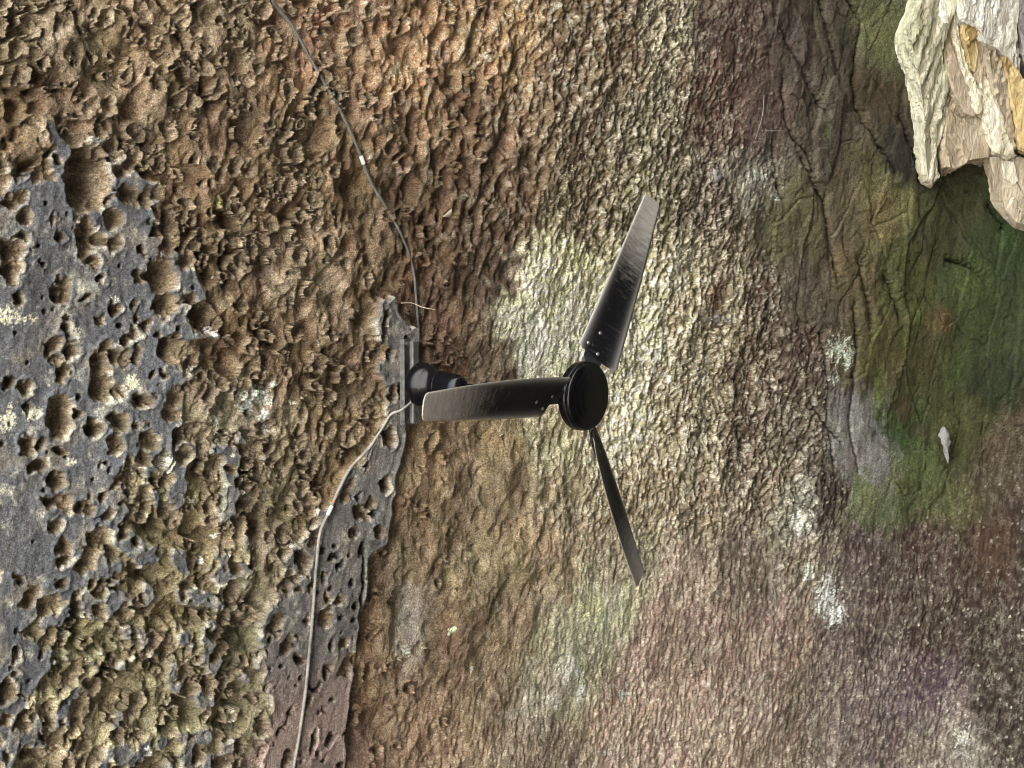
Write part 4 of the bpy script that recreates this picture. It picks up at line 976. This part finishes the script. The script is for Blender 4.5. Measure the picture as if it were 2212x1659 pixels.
# local: x along the bar, y into the shelter, z up; the fan's canopy hangs from it
boxes('channel_plate', [(.005, -.012, .052, .275, .052, .005), (.005, -.0375, .044, .275, .005, .020), (.005, .0135, .044, .275, .005, .020)], M_DIRTYSTEEL, br)
boxes('rail', [(.005, -.006, .016, .262, .026, .004), (.005, -.018, .023, .262, .003, .014), (.005, .006, .023, .262, .003, .014)], M_DIRTYSTEEL, br)
for (bx, by) in ((.020, -.004), (-.034, -.004)):
    V, Fc = [], []; sg, turns = 6, 7
    n = turns * 14
    for i in range(n + 1):
        t = i / n; a = t * turns * 2 * math.pi; rr = .0075
        c = np.array([bx + rr * math.cos(a), by + rr * math.sin(a), .003 + t * .046])
        for q in range(sg):
            b = 2 * math.pi * q / sg
            V.append(c + .0014 * (math.cos(b) * np.array([math.cos(a), math.sin(a), 0]) + math.sin(b) * np.array([0, 0, 1])))
    for i in range(n):
        for q in range(sg): Fc.append((i * sg + q, i * sg + (q + 1) % sg, (i + 1) * sg + (q + 1) % sg, (i + 1) * sg + q))
    mesh_obj('threaded_stud', V, Fc, M_CHROME, br)
for bx in (-.115, .125):
    bm = bmesh.new()
    bmesh.ops.create_cone(bm, segments=6, radius1=.008, radius2=.008, depth=.008, cap_ends=True)
    r2 = bmesh.ops.create_cone(bm, segments=12, radius1=.0042, radius2=.0042, depth=.12, cap_ends=True)
    for v in r2['verts']: v.co.z += .06
    for v in bm.verts: v.co += Vector((bx, -.012, .045))
    bm_obj('bolt', bm, M_CHROME, br)

# ------------------------------------------------------------------ ribbed flexible conduits
def spline(P, step):
    P = np.array(P, float); out = []
    Q = np.vstack([2 * P[0] - P[1], P, 2 * P[-1] - P[-2]])
    for i in range(1, len(Q) - 2):
        p0, p1, p2, p3 = Q[i - 1:i + 3]
        for t in np.linspace(0, 1, 40, endpoint=False):
            out.append(.5 * (2 * p1 + (p2 - p0) * t + (2 * p0 - 5 * p1 + 4 * p2 - p3) * t * t + (-p0 + 3 * p1 - 3 * p2 + p3) * t ** 3))
    out.append(P[-1]); out = np.array(out)
    d = np.concatenate([[0], np.cumsum(np.linalg.norm(np.diff(out, axis=0), axis=1))])
    n = max(4, int(d[-1] / step)); q = np.linspace(0, d[-1], n)
    return np.stack([np.interp(q, d, out[:, i]) for i in range(out.shape[1])], -1), q
def tube(name, pts, rad, mat, parent, seg=10):
    pts = np.asarray(pts); n = len(pts)
    T = np.gradient(pts, axis=0); T /= np.linalg.norm(T, axis=1)[:, None]
    ref = np.array([.2, .3, 1.]); V, Fc = [], []
    for i in range(n):
        a = np.cross(T[i], ref); a /= np.linalg.norm(a); b = np.cross(T[i], a)
        r = rad[i] if hasattr(rad, '__len__') else rad
        for q in range(seg):
            t = 2 * math.pi * q / seg; V.append(pts[i] + r * (a * math.cos(t) + b * math.sin(t)))
    for i in range(n - 1):
        for q in range(seg): Fc.append((i * seg + q, (i + 1) * seg + q, (i + 1) * seg + (q + 1) % seg, i * seg + (q + 1) % seg))
    Fc += [tuple(range(seg)), tuple((n - 1) * seg + q for q in range(seg - 1, -1, -1))]
    return mesh_obj(name, V, Fc, mat, parent)
M_CONDUIT_D = plain_material('dusty_dark_conduit', (.15, .15, .14), .75, .1, nscale=22, var=.55)
M_CONDUIT_P = plain_material('dusty_pale_conduit', (.26, .25, .23), .8, .0, nscale=22, var=.45)
M_TAPE = plain_material('white_plastic', (.75, .75, .72), .5, nscale=80, var=.08)
M_ORANGE = plain_material('orange_plastic', (.42, .16, .07), .6, nscale=80, var=.1)
M_BLACKTAPE = plain_material('black_tape', (.025, .025, .027), .6, nscale=80, var=.3)
def conduit_path(SX, lift):
    C, q = spline(SX, .04)
    # rides on the proud rock and bridges the hollows
    h, _ = rock(C[:, 0], C[:, 1]); b = big(C[:, 0], C[:, 1])
    hh = h - b
    sm = np.array([np.max(hh[max(0, i - 2):i + 3]) for i in range(len(hh))])
    sm = np.convolve(np.pad(sm, 3, mode='edge'), np.ones(7) / 7, 'valid')
    y, z, ny, nz = section(C[:, 0]); d = b + np.maximum(sm, hh) + lift
    return np.stack([C[:, 1], y + ny * d, z + nz * d], -1)
def conduit(name, pts, mat, radius, pitch, smooth_from, label, joints, group):
    P, q = spline(pts, .0016)
    ribs = radius * (1 + .16 * np.sign(np.sin(q / pitch * 2 * math.pi)) * np.abs(np.sin(q / pitch * 2 * math.pi)) ** .6)
    L_ = q / q[-1]
    ribs = np.where((L_ > smooth_from[0]) & (L_ < smooth_from[1]), radius * (.86 + .10 * np.sin(q * 90) * np.sin(q * 37 + 1)), ribs)
    root = empty(name, tuple(P[0])); tag(root, label, 'cable', group)
    o = np.array(root.location)
    tube('conduit', P - o, ribs, mat, root, 9)
    for (f, w, m, nm, fat) in joints:
        k = [i for i in range(len(P)) if abs(q[i] - f * q[-1]) < w / 2]
        rr = radius * fat * np.array([.75 if j in (0, len(k) - 1) else 1.0 for j in range(len(k))])
        tube(nm, P[k] - o, rr, m, root, 12)
    return root
p1 = conduit_path(CABLE_DARK, .003)
rm = br.matrix_basis.copy()
end1 = [np.array(br.matrix_basis @ Vector(v)) for v in ((.115, .004, .028), (.06, .006, .026), (.012, .003, .018))]
conduit('conduit_cable', np.vstack([p1, end1]), M_CONDUIT_D, .0052, .0075, (.52, 1.0), 'dark ribbed conduit running along the roof from the top edge to the bracket',
        [(.425, .030, M_TAPE, 'joint_sleeve', 1.35)], 'conduits feeding the fan')
p2 = conduit_path(CABLE_PALE[2:], .004)
start2 = [np.array(br.matrix_basis @ Vector(v)) for v in ((-.036, .006, .012), (-.060, -.022, .022), (-.080, -.065, .024))]
conduit('conduit_cable', np.vstack([start2, p2]), M_CONDUIT_P, .0052, .0080, (0, .17), 'pale ribbed conduit running down the grey rock from the bracket to the bottom edge',
        [(.36, .034, M_TAPE, 'joint_sleeve', 1.25), (.338, .007, M_ORANGE, 'joint_band', 1.15)], 'conduits feeding the fan')

# ------------------------------------------------------------------ small things on the rock
M_STRAW = plain_material('dry_straw', (.52, .47, .36), .8, nscale=120, var=.2)
M_WEB = plain_material('dusty_cobweb', (.26, .255, .24), .95, nscale=150, var=.3)
def strand(name, pts, r0, r1, mat, label, cat, group=None):
    P, q = spline(pts, .004)
    base = P[0].copy()
    o = tube(name, P - base, np.linspace(r0, r1, len(P)), mat, None, 6)
    o.location = base
    return tag(o, label, cat, group)
c0 = at(.030, .236, .020)[0]; c1 = at(.060, .226, .040)[0]; c2 = at(.095, .222, .055)[0]; cm1 = at(-.020, .232, .012)[0]
strand('dry_stalk', [cm1, c0, c1, c2], .0022, .0011, M_STRAW, 'pale dry stalk stuck under the dark conduit above the bracket', 'stalk')
# silky cocoon hanging on the mossy wall
cc = at(2.79, -.084, .03)[0]
V, Fc = [], []
sg = 16
prof = [(-.105, .0015), (-.085, .008), (-.065, .011), (-.045, .019), (-.028, .020), (-.010, .027), (.008, .025), (.024, .030), (.036, .024), (.044, .016), (.050, .004)]
for (t, r) in prof:
    for i in range(sg):
        a = 2 * math.pi * i / sg
        w = .8 + .30 * math.sin(3 * a + t * 70) + .20 * math.sin(5 * a - t * 130) + .12 * math.sin(9 * a + t * 210)
        V.append((t + .006 * math.sin(a * 2), r * w * math.cos(a), r * w * math.sin(a) * .8 + t * .12))
for j in range(len(prof) - 1):
    for i in range(sg): Fc.append((j * sg + i, j * sg + (i + 1) % sg, (j + 1) * sg + (i + 1) % sg, (j + 1) * sg + i))
Fc += [tuple(range(sg)), tuple((len(prof) - 1) * sg + i for i in range(sg - 1, -1, -1))]
co = mesh_obj('silk_cocoon', V, Fc, M_WEB); co.location = cc; co.rotation_euler = (0, 0, math.radians(-12))
tag(co, 'pale grey silk cocoon hanging on the mossy wall', 'cocoon')
# cobweb funnels
def cobweb(name, s0, x0, w, label, seed):
    rnd = random.Random(seed); V, Fc = [], []
    c = at(s0, x0, .004)[0]; n = 9
    for i in range(n):
        a = 2 * math.pi * i / n
        rs = w * (.5 + .6 * rnd.random()); p = at(s0 + rs * math.sin(a) * .9, x0 + rs * math.cos(a), .003)[0]
        V.append(p - c)
    for i in range(n):
        a = 2 * math.pi * i / n; p = at(s0 + w * .32 * math.sin(a), x0 + w * .32 * math.cos(a), .014)[0]; V.append(p - c)
    V.append(at(s0, x0, .006)[0] - c)
    for i in range(n):
        j = (i + 1) % n; Fc.append((i, j, n + j, n + i)); Fc.append((n + i, n + j, 2 * n))
    o = mesh_obj(name, V, Fc, M_WEB); o.location = c
    md = o.modifiers.new('film', 'SOLIDIFY'); md.thickness = .0015
    return tag(o, label, 'cobweb', 'dusty cobwebs on the rock')
cobweb('cobweb', 1.505, .318, .026, 'small grey dusty cobweb in the cream honeycomb rock right of the hub', 3)
cobweb('cobweb', 1.40, .86, .030, 'grey dusty cobweb near the whitish rock between brown roof and wall', 5)
# loose threads and a curled flake caught on the roof
th = [at(1.60, 1.201, .020)[0], at(1.595, 1.119, .030)[0], at(1.575, 1.026, .022)[0]]
strand('cobweb_thread', th, .0016, .0012, M_WEB, 'long pale cobweb thread beside the reddish brown rock above the upper blade', 'cobweb')
th = [at(1.625, 1.068, .020)[0], at(1.68, 1.076, .026)[0], at(1.736, 1.087, .020)[0]]
strand('cobweb_thread', th, .0014, .0011, M_WEB, 'short pale cobweb thread crossing towards the green wall', 'cobweb')
bm = bmesh.new(); rows = []
f0 = at(.145, .546, .012)[0]
for i in range(9):
    t = i / 8; a = -1.1 + 2.2 * t; w = .009 * math.sin(math.pi * (.12 + .76 * t))
    rows.append([bm.verts.new((.022 * math.sin(a), q * w, -.020 * math.cos(a) + .012 + .003 * math.sin(5 * t + q))) for q in (-1, 0, 1)])
for p, q in zip(rows, rows[1:]):
    for i in range(2): bm.faces.new((p[i], p[i + 1], q[i + 1], q[i]))
fl = bm_obj('dry_flake', bm, M_STRAW, None, smooth=True); fl.location = f0; fl.rotation_euler = (.3, .2, .8)
md = fl.modifiers.new('body', 'SOLIDIFY'); md.thickness = .0015
tag(fl, 'small curled pale flake caught on the brown rock left of the upper blade', 'flake')
